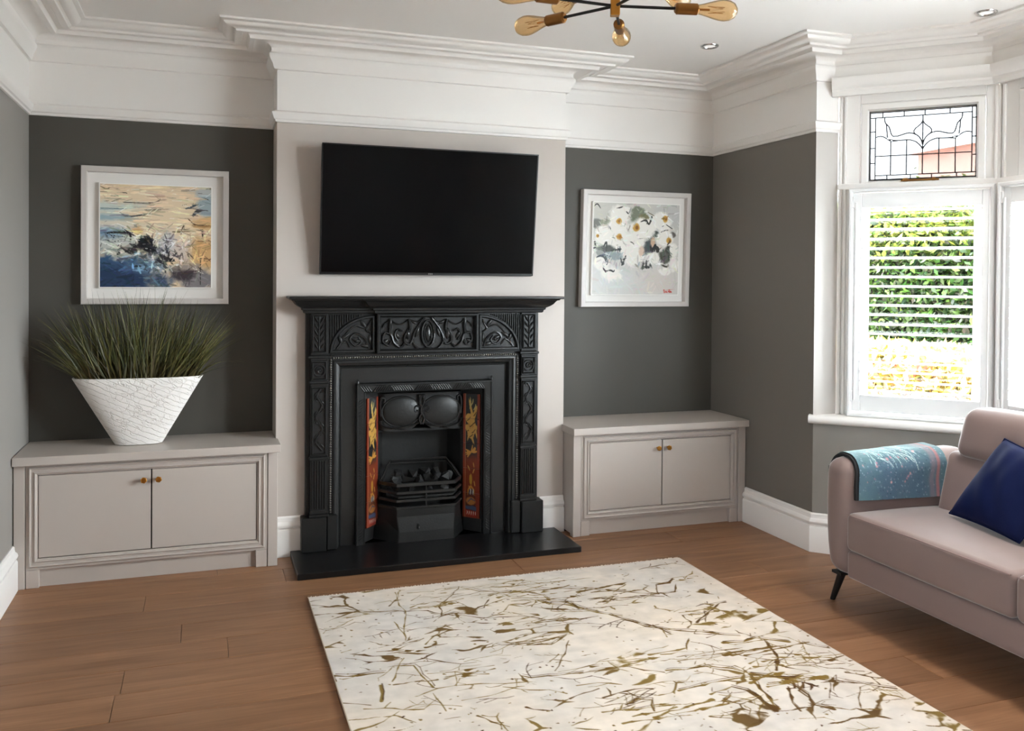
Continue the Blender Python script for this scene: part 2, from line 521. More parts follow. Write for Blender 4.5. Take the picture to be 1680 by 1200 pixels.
    def build(self, name, mats, parent=None, smooth=None, bev=0.0, seg=1, origin=None, fix=True, col=None):
        org = ORG[parent.name] if parent is not None else Vector(origin if origin is not None else (0, 0, 0))
        me = bpy.data.meshes.new(name)
        V = np.array(self.v, float) - np.array(org)
        me.from_pydata(V.tolist(), [], self.f)
        if not isinstance(mats, (list, tuple)): mats = [mats]
        for m in mats: me.materials.append(m)
        if len(mats) > 1: me.polygons.foreach_set('material_index', self.m)
        me.update()
        if fix or bev:
            bm = bmesh.new(); bm.from_mesh(me)
            if fix: bmesh.ops.recalc_face_normals(bm, faces=bm.faces[:])
            if bev:
                ed = [e for e in bm.edges if len(e.link_faces) == 2 and e.calc_face_angle(0) > 0.5]
                bmesh.ops.bevel(bm, geom=ed, offset=bev, segments=seg, affect='EDGES', profile=0.6, clamp_overlap=True)
            bm.to_mesh(me); bm.free()
        if smooth is not None:
            me.polygons.foreach_set('use_smooth', [True] * len(me.polygons))
            if smooth < 180: me.set_sharp_from_angle(angle=math.radians(smooth))
        if col is not None:
            a = me.color_attributes.new('Col', 'FLOAT_COLOR', 'POINT')
            c4 = np.ones((len(me.vertices), 4), np.float32); c4[:, :3] = col
            a.data.foreach_set('color', c4.ravel())
        o = bpy.data.objects.new(name, me)
        COL.objects.link(o)
        ORG[o.name] = org
        if parent is not None: o.parent = parent
        else: o.location = org
        return o


XZ = lambda a, b, h: (a, -h, b)      # facade plane (x, z), h = out of the wall towards the room
PLAN = lambda a, b, h: (a, b, h)     # plan (x, y), h = up


# ------------------------------------------------------------------ small painter (numpy canvases in sRGB 0-255)
def vnoise(h, w, cells, seed):
    r = np.random.default_rng(seed)
    out = np.zeros((h, w)); amp = 1.0; tot = 0
    cy, cx = cells
    for o in range(4):
        g = r.random((cy + 2, cx + 2))
        yy = np.linspace(0, cy, h, endpoint=False); xx = np.linspace(0, cx, w, endpoint=False)
        y0 = yy.astype(int); x0 = xx.astype(int); fy = (yy - y0)[:, None]; fx = (xx - x0)[None]
        fy = fy * fy * (3 - 2 * fy); fx = fx * fx * (3 - 2 * fx)
        a = g[y0][:, x0]; b = g[y0][:, x0 + 1]; c = g[y0 + 1][:, x0]; d = g[y0 + 1][:, x0 + 1]
        out += amp * ((a * (1 - fx) + b * fx) * (1 - fy) + (c * (1 - fx) + d * fx) * fy)
        tot += amp; amp *= 0.5; cy *= 2; cx *= 2
    return out / tot


class Canvas:
    def __init__(self, w, h, col, seed=1):
        self.w, self.h = w, h
        self.a = np.tile(np.array(col, float), (h, w, 1))
        self.t, self.s = np.mgrid[0:h, 0:w]
        self.t = (self.t + .5) / h; self.s = (self.s + .5) / w
        self.n1 = vnoise(h, w, (6, 6), seed) - .5
        self.n2 = vnoise(h, w, (30, 30), seed + 1) - .5
        self.n3 = vnoise(h, w, (40, 5), seed + 2) - .5

    def lay(self, mask, col):
        m = np.clip(mask, 0, 1)[..., None]
        self.a = self.a * (1 - m) + np.array(col, float) * m

    def blob(self, cx, cy, rx, ry, col, soft=0.3, rag=0.5, alpha=1.0, rot=0.0):
        dx, dy = self.s - cx, self.t - cy
        c, s = math.cos(rot), math.sin(rot)
        u, v = (dx * c + dy * s) / rx, (-dx * s + dy * c) / ry
        d = np.sqrt(u * u + v * v) + rag * (self.n1 + .6 * self.n2)
        self.lay(alpha * (1 - (d - (1 - soft)) / max(soft, 1e-3)), col)

    def stroke(self, pts, wd, col, alpha=1.0, taper=True, rag=0.3):
        pts = np.array(pts, float); asp = self.w / self.h
        best = np.full((self.h, self.w), 9.0)
        n = len(pts)
        for i in range(n - 1):
            a, b = pts[i] * [asp, 1], pts[i + 1] * [asp, 1]
            px, py = self.s * asp - a[0], self.t - a[1]
            d = b - a; L = max(1e-9, d @ d)
            k = np.clip((px * d[0] + py * d[1]) / L, 0, 1)
            dist = np.hypot(px - k * d[0], py - k * d[1])
            pos = (i + k) / (n - 1)
            w = wd * (np.sqrt(np.clip(4 * pos * (1 - pos), 0, 1)) * .8 + .2) if taper else wd
            best = np.minimum(best, dist / w)
        self.lay(alpha * np.clip((1.15 + rag * self.n2 * 2 - best) / .35, 0, 1), col)

    def daubs(self, n, rg, seed, lmin=.03, lmax=.14, wd=.006, box=(0, 0, 1, 1), ang=.25, contrast=.22, alpha=.75):
        """many short knife strokes, each in a slightly shifted version of the colour under it"""
        r = np.random.default_rng(seed)
        for _ in range(n):
            s = r.uniform(box[0], box[2]); t = r.uniform(box[1], box[3])
            c = self.a[min(self.h - 1, int(t * self.h)), min(self.w - 1, int(s * self.w))]
            c = np.clip(c * (1 + r.normal(0, contrast)) + r.normal(0, 8, 3) * rg, 8, 246)
            a = r.normal(0, ang); L = r.uniform(lmin, lmax); w = wd * r.uniform(.4, 1.5)
            x0, x1 = s - L / 2 * math.cos(a), s + L / 2 * math.cos(a); y0, y1 = t - L / 2 * math.sin(a), t + L / 2 * math.sin(a)
            pad = w * 3 + .02
            i0 = max(0, int((min(x0, x1) - pad) * self.w)); i1 = min(self.w, int((max(x0, x1) + pad) * self.w) + 1)
            j0 = max(0, int((min(y0, y1) - pad) * self.h)); j1 = min(self.h, int((max(y0, y1) + pad) * self.h) + 1)
            if i1 - i0 < 2 or j1 - j0 < 2: continue
            S_, T_ = self.s[j0:j1, i0:i1], self.t[j0:j1, i0:i1]
            dx, dy = x1 - x0, y1 - y0; LL = dx * dx + dy * dy
            k = np.clip(((S_ - x0) * dx + (T_ - y0) * dy) / LL, 0, 1)
            d = np.hypot(S_ - x0 - k * dx, T_ - y0 - k * dy) / (w * (.35 + .65 * np.sin(np.pi * (.1 + .8 * k))))
            m = (alpha * np.clip((1.1 + .8 * self.n2[j0:j1, i0:i1] * 2 - d) / .4, 0, 1))[..., None]
            self.a[j0:j1, i0:i1] = self.a[j0:j1, i0:i1] * (1 - m) + c * m

    def poly(self, pts, col, alpha=1.0):
        x, y = self.s + .02 * self.n2, self.t + .02 * self.n1
        ins = np.zeros((self.h, self.w), bool); n = len(pts)
        for i in range(n):
            (x0, y0), (x1, y1) = pts[i], pts[(i + 1) % n]
            if y0 == y1: continue
            c = ((y0 > y) != (y1 > y)) & (x < (x1 - x0) * (y - y0) / (y1 - y0) + x0)
            ins ^= c
        self.lay(ins * alpha, col)

    def band(self, t0, t1, col, soft=.06, alpha=1.0, s0=-1, s1=2, rag=.25):
        tt = self.t + rag * (self.n3 * .6 + self.n1 * .4); ss = self.s + rag * self.n1
        m = np.clip((tt - t0) / soft + .5, 0, 1) * np.clip((t1 - tt) / soft + .5, 0, 1)
        m = m * np.clip((ss - s0) / soft + .5, 0, 1) * np.clip((s1 - ss) / soft + .5, 0, 1)
        self.lay(m * alpha, col)


def art_sheet(mb_name, cv, x0, x1, z0, z1, y, mats, parent, fn=None):
    """flat printed sheet; its grid carries the canvas colours. row 0 of the canvas is the top"""
    w, h = cv.w, cv.h
    xs = np.linspace(x0, x1, w); zs = np.linspace(z1, z0, h)
    f = fn or (lambda x, z: (x, y, z))
    mb = MB()
    mb.v = [f(x, z) for z in zs for x in xs]
    mb.f = [(j * w + i, (j + 1) * w + i, (j + 1) * w + i + 1, j * w + i + 1) for j in range(h - 1) for i in range(w - 1)]
    mb.m = [0] * len(mb.f)
    return mb.build(mb_name, mats, parent, fix=False, col=lin(np.clip(cv.a, 0, 255)).reshape(-1, 3))

# ------------------------------------------------------------------ the room shell
XL, XR, ALC, BW, ZC, ZP = -1.176, 2.727, 0.249, 1.6, 2.68, 2.262
YB = -6.6
ST = dict(kind='structure')


def struct(mb, name, mats, label=None, **k):
    o = mb.build(name, mats, **k)
    o['kind'] = 'structure'
    if label: o['label'] = label
    return o


struct(MB().box(-1.3, 3.55, YB - .12, .37, -.15, -.0125), 'floor', M['dark_gap'], 'brown oak board floor of the living room')
FLOOR = bpy.data.objects['floor']


def floor_right(y):
    if y > -.76 or y < -3.44: return XR
    if y > -1.333: return XR + (-.76 - y)
    if y > -2.867: return 3.30
    return XR + (y + 3.44)


_ends = {2: [-.595, 1.15], 4: [-.434, 2.3], 5: [-.259, 1.75], 7: [-.636, 1.9], 1: [.02, 2.15], 3: [.15, 1.95]}
for k in range(0, 34):
    y1 = -.01 - .1975 * k; y0 = y1 - .1975
    if y0 < YB: y0 = YB
    if y1 - y0 < .03: continue
    xs = _ends.get(k)
    if xs is None:
        x = XL + random.uniform(.5, 1.7); xs = []
        while x < 3.0:
            xs.append(x); x += random.uniform(1.5, 2.1)
    xs = [XL] + [x for x in xs if x < min(floor_right(y0), floor_right(y1)) - .25] + [None]
    for a, b in zip(xs[:-1], xs[1:]):
        g = .0009
        if b is None: out = [(a + g, y0 + g), (floor_right(y0 + g), y0 + g), (floor_right(y1 - g), y1 - g), (a + g, y1 - g)]
        else: out = [(a + g, y0 + g), (b - g, y0 + g), (b - g, y1 - g), (a + g, y1 - g)]
        dz = random.uniform(-.0004, .0004)
        MB().prism(out, -.0125, dz, PLAN).build('plank', M['wood'], FLOOR, bev=.0012)

struct(MB().box(-1.3, 3.6, YB - .12, .37, ZC, ZC + .1), 'ceiling', M['ceiling'], 'flat white painted ceiling')

w = MB().box(XL - .12, XL, YB - .12, -3.90, 0, ZP).box(XL - .12, XL, -3.43, ALC, 0, ZP).box(XL - .12, XL, -3.90, -3.43, 2.14, ZP).box(XL - .12, XL, YB - .12, ALC, ZP, ZC, 1)
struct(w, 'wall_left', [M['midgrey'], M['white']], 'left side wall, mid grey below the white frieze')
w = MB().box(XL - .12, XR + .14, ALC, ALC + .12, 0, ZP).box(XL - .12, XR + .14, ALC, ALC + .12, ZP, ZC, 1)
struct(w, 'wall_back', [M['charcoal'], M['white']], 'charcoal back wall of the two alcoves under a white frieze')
w = MB().box(0, .325, 0, ALC, 0, ZP).box(1.245, BW, 0, ALC, 0, ZP).box(.325, 1.245, 0, ALC, .98, ZP).box(0, BW, 0, ALC, ZP, ZC, 1)
struct(w, 'wall_chimney', [M['taupe'], M['white']], 'pale taupe chimney breast behind the fireplace and television')
w = MB().box(XR, 2.87, -.76, ALC, 0, ZP); w.m[-4] = 2
w.box(XR, 2.87, -.76, ALC, ZP, ZC, 1)
w.box(XR, 2.87, YB, -3.44, 0, ZP, 1).box(XR, 2.87, YB, -3.44, ZP, ZC, 1)
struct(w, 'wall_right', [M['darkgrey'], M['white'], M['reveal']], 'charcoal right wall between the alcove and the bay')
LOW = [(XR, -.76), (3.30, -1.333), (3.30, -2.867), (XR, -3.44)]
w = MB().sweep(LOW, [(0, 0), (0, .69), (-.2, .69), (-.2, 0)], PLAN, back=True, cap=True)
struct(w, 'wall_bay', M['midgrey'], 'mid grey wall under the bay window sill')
UP = [(2.83, -.76), (3.37, -1.30), (3.37, -2.90), (2.83, -3.44)]
w = MB().sweep(UP, [(0, 2.44), (0, ZC), (-.18, ZC), (-.18, 2.44)], PLAN, back=True, cap=True)
struct(w, 'wall_bay_upper', M['white'], 'white fascia over the bay windows')
w = MB().box(XL, XR, YB - .12, YB, 0, ZP).box(XL, XR, YB - .12, YB, ZP, ZC, 1)
struct(w, 'wall_rear', [M['white'], M['white']], 'rear wall behind the camera')

# unseen glazed door added in the left wall for fill light
dr = thing('fill_light_door', 'unseen white glazed door added in the left wall to let fill light in', 'door', (XL - .06, -3.665, 0), kind='structure')
del dr['category']
for y0 in (-3.90,):
    y1 = y0 + .47
    MB().sweep([(y0, .0), (y0, 2.14), (y1, 2.14), (y1, .0)], [(0, .03), (0, .09), (.07, .09), (.07, .03)],
               lambda a, b, h: (XL - h, a, b), closed=True, back=True).build('leaf_frame', M['white'], dr)
    MB().box(XL - .064, XL - .056, y0 + .065, y1 - .065, .065, 2.075).build('pane', M['glass'], dr)

# ---- cornice, frieze beads, picture rail, skirting
PER = [(XL, YB), (XL, ALC), (0, ALC), (0, 0), (BW, 0), (BW, ALC), (XR, ALC), (XR, -.76), (2.83, -.76), (3.37, -1.30), (3.37, -2.90),
       (2.83, -3.44), (XR, -3.44), (XR, YB)]
CORN = [(0, 2.508), (.015, 2.510), (.020, 2.520), (.024, 2.535), (.040, 2.562), (.043, 2.572), (.041, 2.584), (.034, 2.590), (.031, 2.600), (.033, 2.612), (.042, 2.623),
        (.058, 2.630), (.080, 2.633), (.104, 2.629), (.118, 2.621), (.140, 2.621), (.144, 2.634), (.150, 2.640), (.176, 2.640), (.180, 2.634), (.208, 2.633),
        (.212, 2.642), (.220, 2.645), (.236, 2.642), (.250, 2.646), (.262, 2.654), (.268, 2.664), (.278, 2.667), (.286, 2.670), (.286, ZC + .004)]
for n, (lab, segs) in enumerate([('white moulded cornice along the left wall', [0]), ('white moulded cornice in the left alcove', [1]),
                                 ('white moulded cornice stepping round the chimney breast', [2, 3, 4]), ('white moulded cornice in the right alcove', [5]),
                                 ('white moulded cornice along the right wall', [6, 7]), ('white moulded cornice round the bay', [8, 9, 10, 11, 12])]):
    struct(MB().sweep(PER, CORN, PLAN, closed=True, segs=segs), f'trim_{n + 1}', M['white'], lab, smooth=28, fix=False)
RAIL = [(0, 2.240), (.008, 2.242), (.010, 2.252), (.017, 2.258), (.021, 2.270), (.026, 2.284), (.026, 2.291), (.014, 2.296), (.010, 2.300), (0, 2.300)]
RP = PER[:8] + [(2.872, -.76)]
for n, (lab, segs) in enumerate([('white picture rail on the left wall', [0]), ('white picture rail in the left alcove', [1]),
                                 ('white picture rail round the chimney breast', [2, 3, 4]), ('white picture rail in the right alcove', [5]),
                                 ('white picture rail on the right wall up to the bay', [6, 7])]):
    struct(MB().sweep(RP, RAIL, PLAN, segs=segs), f'trim_{n + 7}', M['white'], lab, smooth=28, fix=False)
FBEAD = [(.0, 2.475), (.005, 2.477), (.005, 2.482), (0, 2.484)]
SKIRT = [(.024, 0), (.024, .132), (.021, .139), (.015, .142), (.015, .147), (.024, .153), (.026, .162), (.022, .172), (.013, .180), (.011, .190), (.011, .199), (.005, .206), (0, .206)]
for name, path, lab in (('baseboard_left', [(XL, -3.43), (XL, -.150)], 'tall white skirting board on the left wall'),
                        ('baseboard_back', [(0, 0), (.135, 0)], 'short white skirting left of the fireplace'),
                        ('baseboard_chimney', [(1.455, 0), (BW, 0)], 'short white skirting right of the fireplace'),
                        ('baseboard_right', [(XR, -.15), (XR, -.76), (3.30, -1.333), (3.30, -2.867), (XR, -3.44), (XR, YB)], 'tall white skirting turning from the right wall into the bay')):
    struct(MB().sweep(path, SKIRT, PLAN, cap=True), name, M['white'], lab, smooth=28, fix=False)

PELM = [(0, 2.430), (.022, 2.430), (.026, 2.442), (.034, 2.450), (.036, 2.462), (.048, 2.470), (.060, 2.492), (.064, 2.512), (.064, 2.520), (.040, 2.526), (.0, 2.528)]
struct(MB().sweep(UP, PELM, PLAN, cap=True), 'trim_12', M['white'], 'white moulding over the heads of the bay windows', smooth=28)
SILLP = [(2.712, -.745), (3.30, -1.333), (3.30, -2.867), (2.712, -3.455)]
SILL = [(-.20, .686), (.020, .686), (.030, .690), (.036, .698), (.038, .708), (.036, .718), (.030, .726), (.020, .730), (-.20, .730)]
struct(MB().sweep(SILLP, SILL, PLAN, back=True, cap=True), 'trim_13', M['white'], 'white round-nosed sill along the whole bay', smooth=35)

# ------------------------------------------------------------------ bay windows and shutters
HALF = .411
C_ = [(.184, 2.207), (.197, 2.211), (.21, 2.212), (.224, 2.208), (.238, 2.199), (.250, 2.189), (.262, 2.182), (.297, 2.185), (.335, 2.186), (.350, 2.185), (.363, 2.181), (.379, 2.174), (.392, 2.162), (.403, 2.149), (.411, 2.134)]
D_ = [(.228, 2.310), (.229, 2.290), (.232, 2.280), (.25, 2.259), (.255, 2.243), (.258, 2.23), (.263, 2.216), (.270, 2.208), (.290, 2.208), (.309, 2.213), (.328, 2.219), (.346, 2.222), (.366, 2.218), (.383, 2.209), (.396, 2.196), (.404, 2.182), (.411, 2.156)]
E_ = [(.237, 2.274), (.239, 2.24), (.243, 2.201)]
E2 = [(.250, 2.192), (.262, 2.190), (.276, 2.186), (.293, 2.185)]
F_ = [(.411, 2.282), (.403, 2.266), (.391, 2.255), (.376, 2.243), (.369, 2.231), (.371, 2.219), (.379, 2.211)]
mir = lambda pts: [(2 * HALF - u, z) for u, z in pts]


def window_unit(O, d, n, u0, length, first, name_no, leaded, label):
    k = length / .757
    xf = lambda p: (O[0] + d[0] * (u0 + p[0] * k) + n[0] * p[1], O[1] + d[1] * (u0 + p[0] * k) + n[1] * p[1], p[2])
    c = xf((.38, 0, .73))
    win = thing(f'window_{name_no}', label, 'x', c, kind='structure'); del win['category']
    fn = lambda a, b, h: (a, h, b)
    fr = MB(xf)
    fr.box(0, .11, -.10, 0, .73, 2.45).box(.70, .757, -.10, 0, .73, 2.45).box(.11, .70, -.10, 0, 2.388, 2.45)
    fr.build('frame', M['white'], win, bev=.003)
    bd = MB(xf)
    for ua, ub in ((.006, .022), (.030, .044), (.738, .752)):
        bd.box(ua, ub, 0, .016, .73, 2.43)
    bd.build('architrave_bead', M['white'], win, bev=.005, seg=2)
    MB(xf).box(.0, .757, -.10, .018, 1.934, 1.966).build('transom', M['white'], win, bev=.006, seg=2)
    MB(xf).sweep([(.113, 1.938), (.113, 2.386), (.698, 2.386), (.698, 1.938)], [(0, -.05), (0, .004), (.006, .008), (.032, .008), (.040, -.012), (.044, -.016), (.044, -.05)], fn,
                 closed=True, back=True).build('casement', M['white'], win)
    MB(xf).sweep([(.111, .73), (.111, 1.934), (.699, 1.934), (.699, .73)], [(0, -.09), (0, -.03), (.036, -.03), (.044, -.045), (.044, -.09)], fn,
                 closed=True, back=True).build('sash', M['white'], win)
    MB(xf).box(.15, .66, -.066, -.062, .77, 1.90).build('pane', M['glass'], win)
    if leaded:
        U = [.160, .184, .638, .662]; Z = [1.984, 2.005, 2.310, 2.336]
        pan = []
        T = [.152, .219, .322, .421, .537, .638]
        pan += [[(a, 2.310), (b, 2.310), (b, 2.346), (a, 2.346)] for a, b in zip(T, T[1:])]
        B = [.184, .242, .355, .455, .57, .670]
        pan += [[(a, 1.974), (b, 1.974), (b, 2.005), (a, 2.005)] for a, b in zip(B, B[1:])]
        Lz = [1.974, 2.071, 2.15, 2.237, 2.310]
        pan += [[(.152, a), (.184, a), (.184, b), (.152, b)] for a, b in zip(Lz, Lz[1:])]
        Rz = [2.005, 2.093, 2.186, 2.281, 2.346]
        pan += [[(.638, a), (.670, a), (.670, b), (.638, b)] for a, b in zip(Rz, Rz[1:])]
        Vv = [.184, .259, .335, .411]
        half = []
        for a, b in zip(Vv, Vv[1:]):
            half.append([(a, 2.005), (b, 2.005), (b, 2.107), (a, 2.107)])
            top = [p for p in C_ if a + .002 < p[0] < b - .002]
            za = np.interp(a, [p[0] for p in C_], [p[1] for p in C_]); zb = np.interp(b, [p[0] for p in C_], [p[1] for p in C_])
            half.append([(a, 2.107), (b, 2.107), (b, zb)] + top[::-1] + [(a, za)])
        half.append([(.184, 2.310)] + [D_[0], D_[1], D_[2]] + E_ + [(.238, 2.199), (.224, 2.208), (.21, 2.212), (.197, 2.211), (.184, 2.207)])
        half.append([E_[0]] + D_[3:8] + [(.293, 2.185), (.276, 2.186), (.262, 2.190), (.250, 2.192), (.243, 2.201), (.239, 2.24)])
        half.append([(.228, 2.310), (.411, 2.310)] + F_ + D_[12:2:-1] + [D_[2], D_[1]])
        half.append(F_ + D_[13:])
        half.append(D_[7:] + C_[::-1][:8] + [(.293, 2.185)])
        pan += half + [mir(h) for h in half]
        for p in pan:
            MB(xf).prism(p, -.0135, -.0105, fn).build('pane', M['dimmed'], win)
        lines = [[(.160, 1.984), (.160, 2.336), (.662, 2.336), (.662, 1.984), (.160, 1.984)],
                 [(.184, 1.984), (.184, 2.310)], [(.638, 2.005), (.638, 2.336)], [(.160, 2.310), (.638, 2.310)], [(.184, 2.005), (.662, 2.005)],
                 [(.184, 2.107), (.638, 2.107)]]
        lines += [[(t, 2.310), (t, 2.336)] for t in T[1:-1]] + [[(t, 1.984), (t, 2.005)] for t in B[1:-1]]
        lines += [[(.160, z), (.184, z)] for z in Lz[1:-1]] + [[(.638, z), (.662, z)] for z in Rz[1:-1]]
        zc = lambda u: float(np.interp(u, [p[0] for p in C_], [p[1] for p in C_]))
        lines += [[(.259, 2.005), (.259, zc(.259))], [(.335, 2.005), (.335, zc(.335))], [(.411, 2.005), (.411, 2.310)]]
        lines += [mir(l) for l in lines[-3:-1]]
        cur = [C_, D_, E_, E2, F_]
        lines += cur + [mir(l) for l in cur]
        cm = MB(xf)
        for l in lines:
            cm.tube([(u, -.012, z) for u, z in l], .0032, 6)
        cm.build('lead_came', M['lead'], win, smooth=40)
    else:
        MB(xf).box(.155, .665, -.014, -.010, 1.98, 2.338).build('pane', M['glass'], win)
    ls = MB(xf).box(.31, .49, .010, .020, 1.967, 1.977).box(.32, .345, .004, .024, 1.966, 1.984).box(.455, .475, .004, .022, 1.966, 1.982)
    ls.build('casement_stay', M['brass_dark'], win, bev=.002)
    # the plantation shutter fixed inside the lower sash
    sh = thing('plantation_shutter', first, 'window shutter', xf((.4, .05, .73)), 'white louvred shutters in the bay')
    if not leaded:
        del sh['category']; del sh['group']; sh['kind'] = 'structure'
    MB(xf).sweep([(.062, .732), (.062, 1.934), (.742, 1.934), (.742, .732)], [(0, .0), (0, .075), (.006, .082), (.016, .082), (.022, .075), (.022, .0)], fn,
                 closed=True, back=True).build('frame', M['shutter'], sh)
    for a, b in ((.087, .127), (.685, .717)):
        MB(xf).box(a, b, .030, .066, .760, 1.908).build('stile', M['shutter'], sh, bev=.003)
    MB(xf).box(.1272, .6848, .032, .064, 1.832, 1.908).build('rail', M['shutter'], sh, bev=.002)
    MB(xf).box(.1272, .6848, .032, .064, .760, .846).build('rail', M['shutter'], sh, bev=.002)
    el = [(.029 * math.cos(t * math.pi / 6), .0052 * math.sin(t * math.pi / 6)) for t in range(12)]
    tilt = math.radians(3)
    for i in range(20):
        z = .872 + i * .0497
        pr = [(.048 + a * math.cos(tilt) - b * math.sin(tilt), z + a * math.sin(tilt) + b * math.cos(tilt)) for a, b in el]
        MB(xf).prism(pr, .1275, .6845, lambda v, zz, h: (h, v, zz)).build('slat', M['shutter'], sh, smooth=50)
    MB(xf).box(.094, .104, .067, .078, .82, 1.86).build('tilt_rod', M['shutter'], sh, bev=.002)
    for z in (.84, 1.86):
        MB(xf).box(.078, .090, .066, .080, z - .03, z + .03).build('hinge', M['shutter'], sh, bev=.003)
    return win


R2 = math.sqrt(.5)
window_unit((2.87, -.76), (R2, -R2), (-R2, -R2), 0, .757, 'white louvred shutter in the angled bay window beside the grey wall', 1, True,
            'angled bay window with a leaded glass top light')
window_unit((3.405, -1.295), (0, -1), (-1, 0), 0, .805, 'white louvred shutter seen edge-on above the sofa headrest', 2, True,
            'front bay window at the picture edge')
window_unit((3.405, -1.295), (0, -1), (-1, 0), .805, .805, 'white louvred shutter in the second half of the front bay window', 3, False,
            'second half of the front bay window')
window_unit((3.405, -2.905), (-R2, -R2), (-R2, R2), 0, .757, 'white louvred shutter in the far angled bay window', 4, False,
            'far angled bay window')

# ------------------------------------------------------------------ outside
struct(MB().box(2.2, 40, -14, 40, -.5, -.35), 'ground', M['lawn'], 'unseen front garden ground, greyed against green bounce')  # unseen ground, kept grey so no green light bounces indoors
struct(MB().box(2.6, 5.6, -14, 12, -.35, -.33), 'ground_bounce_paving', M['paving'], 'unseen pale paving added to bounce daylight up to the ceiling')  # added pale reflector that throws daylight up through the bay


def leaves(name, n, fn, size, cols, parent, material, seed, upb=.0):
    r = np.random.default_rng(seed)
    P = fn(r, n)
    nr = r.normal(size=(n, 3)); nr[:, 2] += upb
    nr /= np.linalg.norm(nr, axis=1)[:, None]
    t = np.cross(nr, r.normal(size=(n, 3))); t /= np.linalg.norm(t, axis=1)[:, None]
    b = np.cross(nr, t)
    s = size * r.uniform(.6, 1.4, n)[:, None]
    V = np.stack([P - t * s, P + b * s * .42, P + t * s, P - b * s * .42], 1).reshape(-1, 3)
    mb = MB(); mb.v = V.tolist(); mb.f = [(4 * i, 4 * i + 1, 4 * i + 2, 4 * i + 3) for i in range(n)]; mb.m = [0] * n
    cc = np.array(cols, float)[r.integers(0, len(cols), n)] * r.uniform(.75, 1.2, (n, 1))
    o = mb.build(name, material, parent, fix=False, col=np.repeat(lin(np.clip(cc, 0, 255)), 4, 0))
    o['kind'] = 'stuff'
    return o


struct(MB().box(-4, 2.95, .38, 9, -.4, 6.5).box(-4, 3.35, YB - .1, .36, 2.80, 6.5), 'wall_sky_block', M['brick'], 'unseen brick house mass added to keep sky light off the hedge')  # added out of view to cut the sky light on the hedge
struct(MB().box(-16, -1.32, -20, .3, -.3, -.05), 'ground_sky_block', M['paving'], 'unseen pale ground added to block sky light from below')  # added below the fill-light door to stop light from underneath
hd = thing('garden_hedge', 'tall clipped green hedge outside the shuttered bay window', 'hedge', (6.6, 3.3, -.35))
MB().rbox(6.50, 7.2, 1.0, 5.6, -.35, 2.12, .2, 2).build('hedge_core', M['twig'], hd)
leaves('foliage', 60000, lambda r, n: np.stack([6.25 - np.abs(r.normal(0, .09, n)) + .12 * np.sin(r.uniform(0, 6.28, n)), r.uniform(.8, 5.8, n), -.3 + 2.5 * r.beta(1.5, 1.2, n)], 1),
       .038, [(36, 66, 34), (50, 88, 42), (24, 44, 30), (74, 112, 50)], hd, M['leaf'], 3)  # darker palette paints the shade on the hedge face
leaves('foliage_lit_top', 15000, lambda r, n: np.stack([np.where(r.random(n) < .5, r.uniform(6.0, 7.3, n), r.uniform(5.95, 6.2, n)), r.uniform(.8, 5.8, n), 2.02 + r.normal(0, .14, n)], 1),
       .042, [(112, 136, 62), (134, 150, 72), (84, 116, 50)], hd, M['leaf'], 4, 1.0)  # lighter palette paints the brightness of the lit hedge top
fs = thing('yellow_shrub', 'low yellow flowering shrub in front of the hedge', 'shrub', (5.0, .9, -.35))
MB().rbox(4.85, 5.3, .15, 2.1, -.35, .62, .15, 2).build('stem', M['twig'], fs)
leaves('foliage', 9000, lambda r, n: np.stack([5.0 + r.normal(0, .17, n), r.uniform(.0, 2.3, n), .95 - 1.25 * r.beta(1.0, 1.6, n)], 1),
       .05, [(190, 166, 72), (200, 182, 98), (158, 146, 66), (196, 168, 140), (110, 118, 56)], fs, M['leaf'], 5)
leaves('flower', 260, lambda r, n: np.stack([4.84 + r.normal(0, .05, n), r.uniform(.0, 2.3, n), r.uniform(.2, .95, n)], 1),
       .06, [(214, 120, 110), (240, 226, 214)], fs, M['leaf'], 6)
hs = thing('brick_house', 'pinkish brick house across the street seen through the leaded glass', 'house', (19, 8.4, -.35))
MB().box(16, 24, 4.4, 12.4, -.35, 4.6).build('wall', M['brick'], hs)
MB().prism([(15.7, 4.55), (24.3, 4.55), (20.0, 5.25)], 4.1, 12.5, lambda a, b, h: (a, h, b)).build('roof', M['roof'], hs)
for yy in (6.0, 10.6):
    f_ = MB().box(15.94, 16.02, yy - .7, yy + .7, 2.2, 3.7).build('window', M['white'], hs)
    MB().box(15.92, 15.945, yy - .6, yy + .6, 2.3, 3.6).build('pane', M['screen'], f_)

# ------------------------------------------------------------------ hearth and fireplace
FX = .785
hearth = MB().box(.072, 1.541, -.409, -.001, 0, .030).build('hearth_slab', M['slate'], bev=.003, origin=(.8, -.2, 0))
tag(hearth, 'black slate hearth slab lying under the cast iron fireplace', 'hearth')

fp = thing('fireplace', 'black ornate cast iron fireplace surround with tiled cheeks', 'fireplace', (FX, 0, .03))
IR, IH = M['iron'], M['iron_hi']
Fp = lambda a, b, h: (FX + a, -h, b)
Fm = lambda a, b, h: (FX - a, -h, b)


def spiral(cx, cz, r0, r1, a0, turns, n=18):
    return [(cx + (r0 + (r1 - r0) * i / n) * math.cos(a0 + turns * 2 * math.pi * i / n), cz + (r0 + (r1 - r0) * i / n) * math.sin(a0 + turns * 2 * math.pi * i / n)) for i in range(n + 1)]


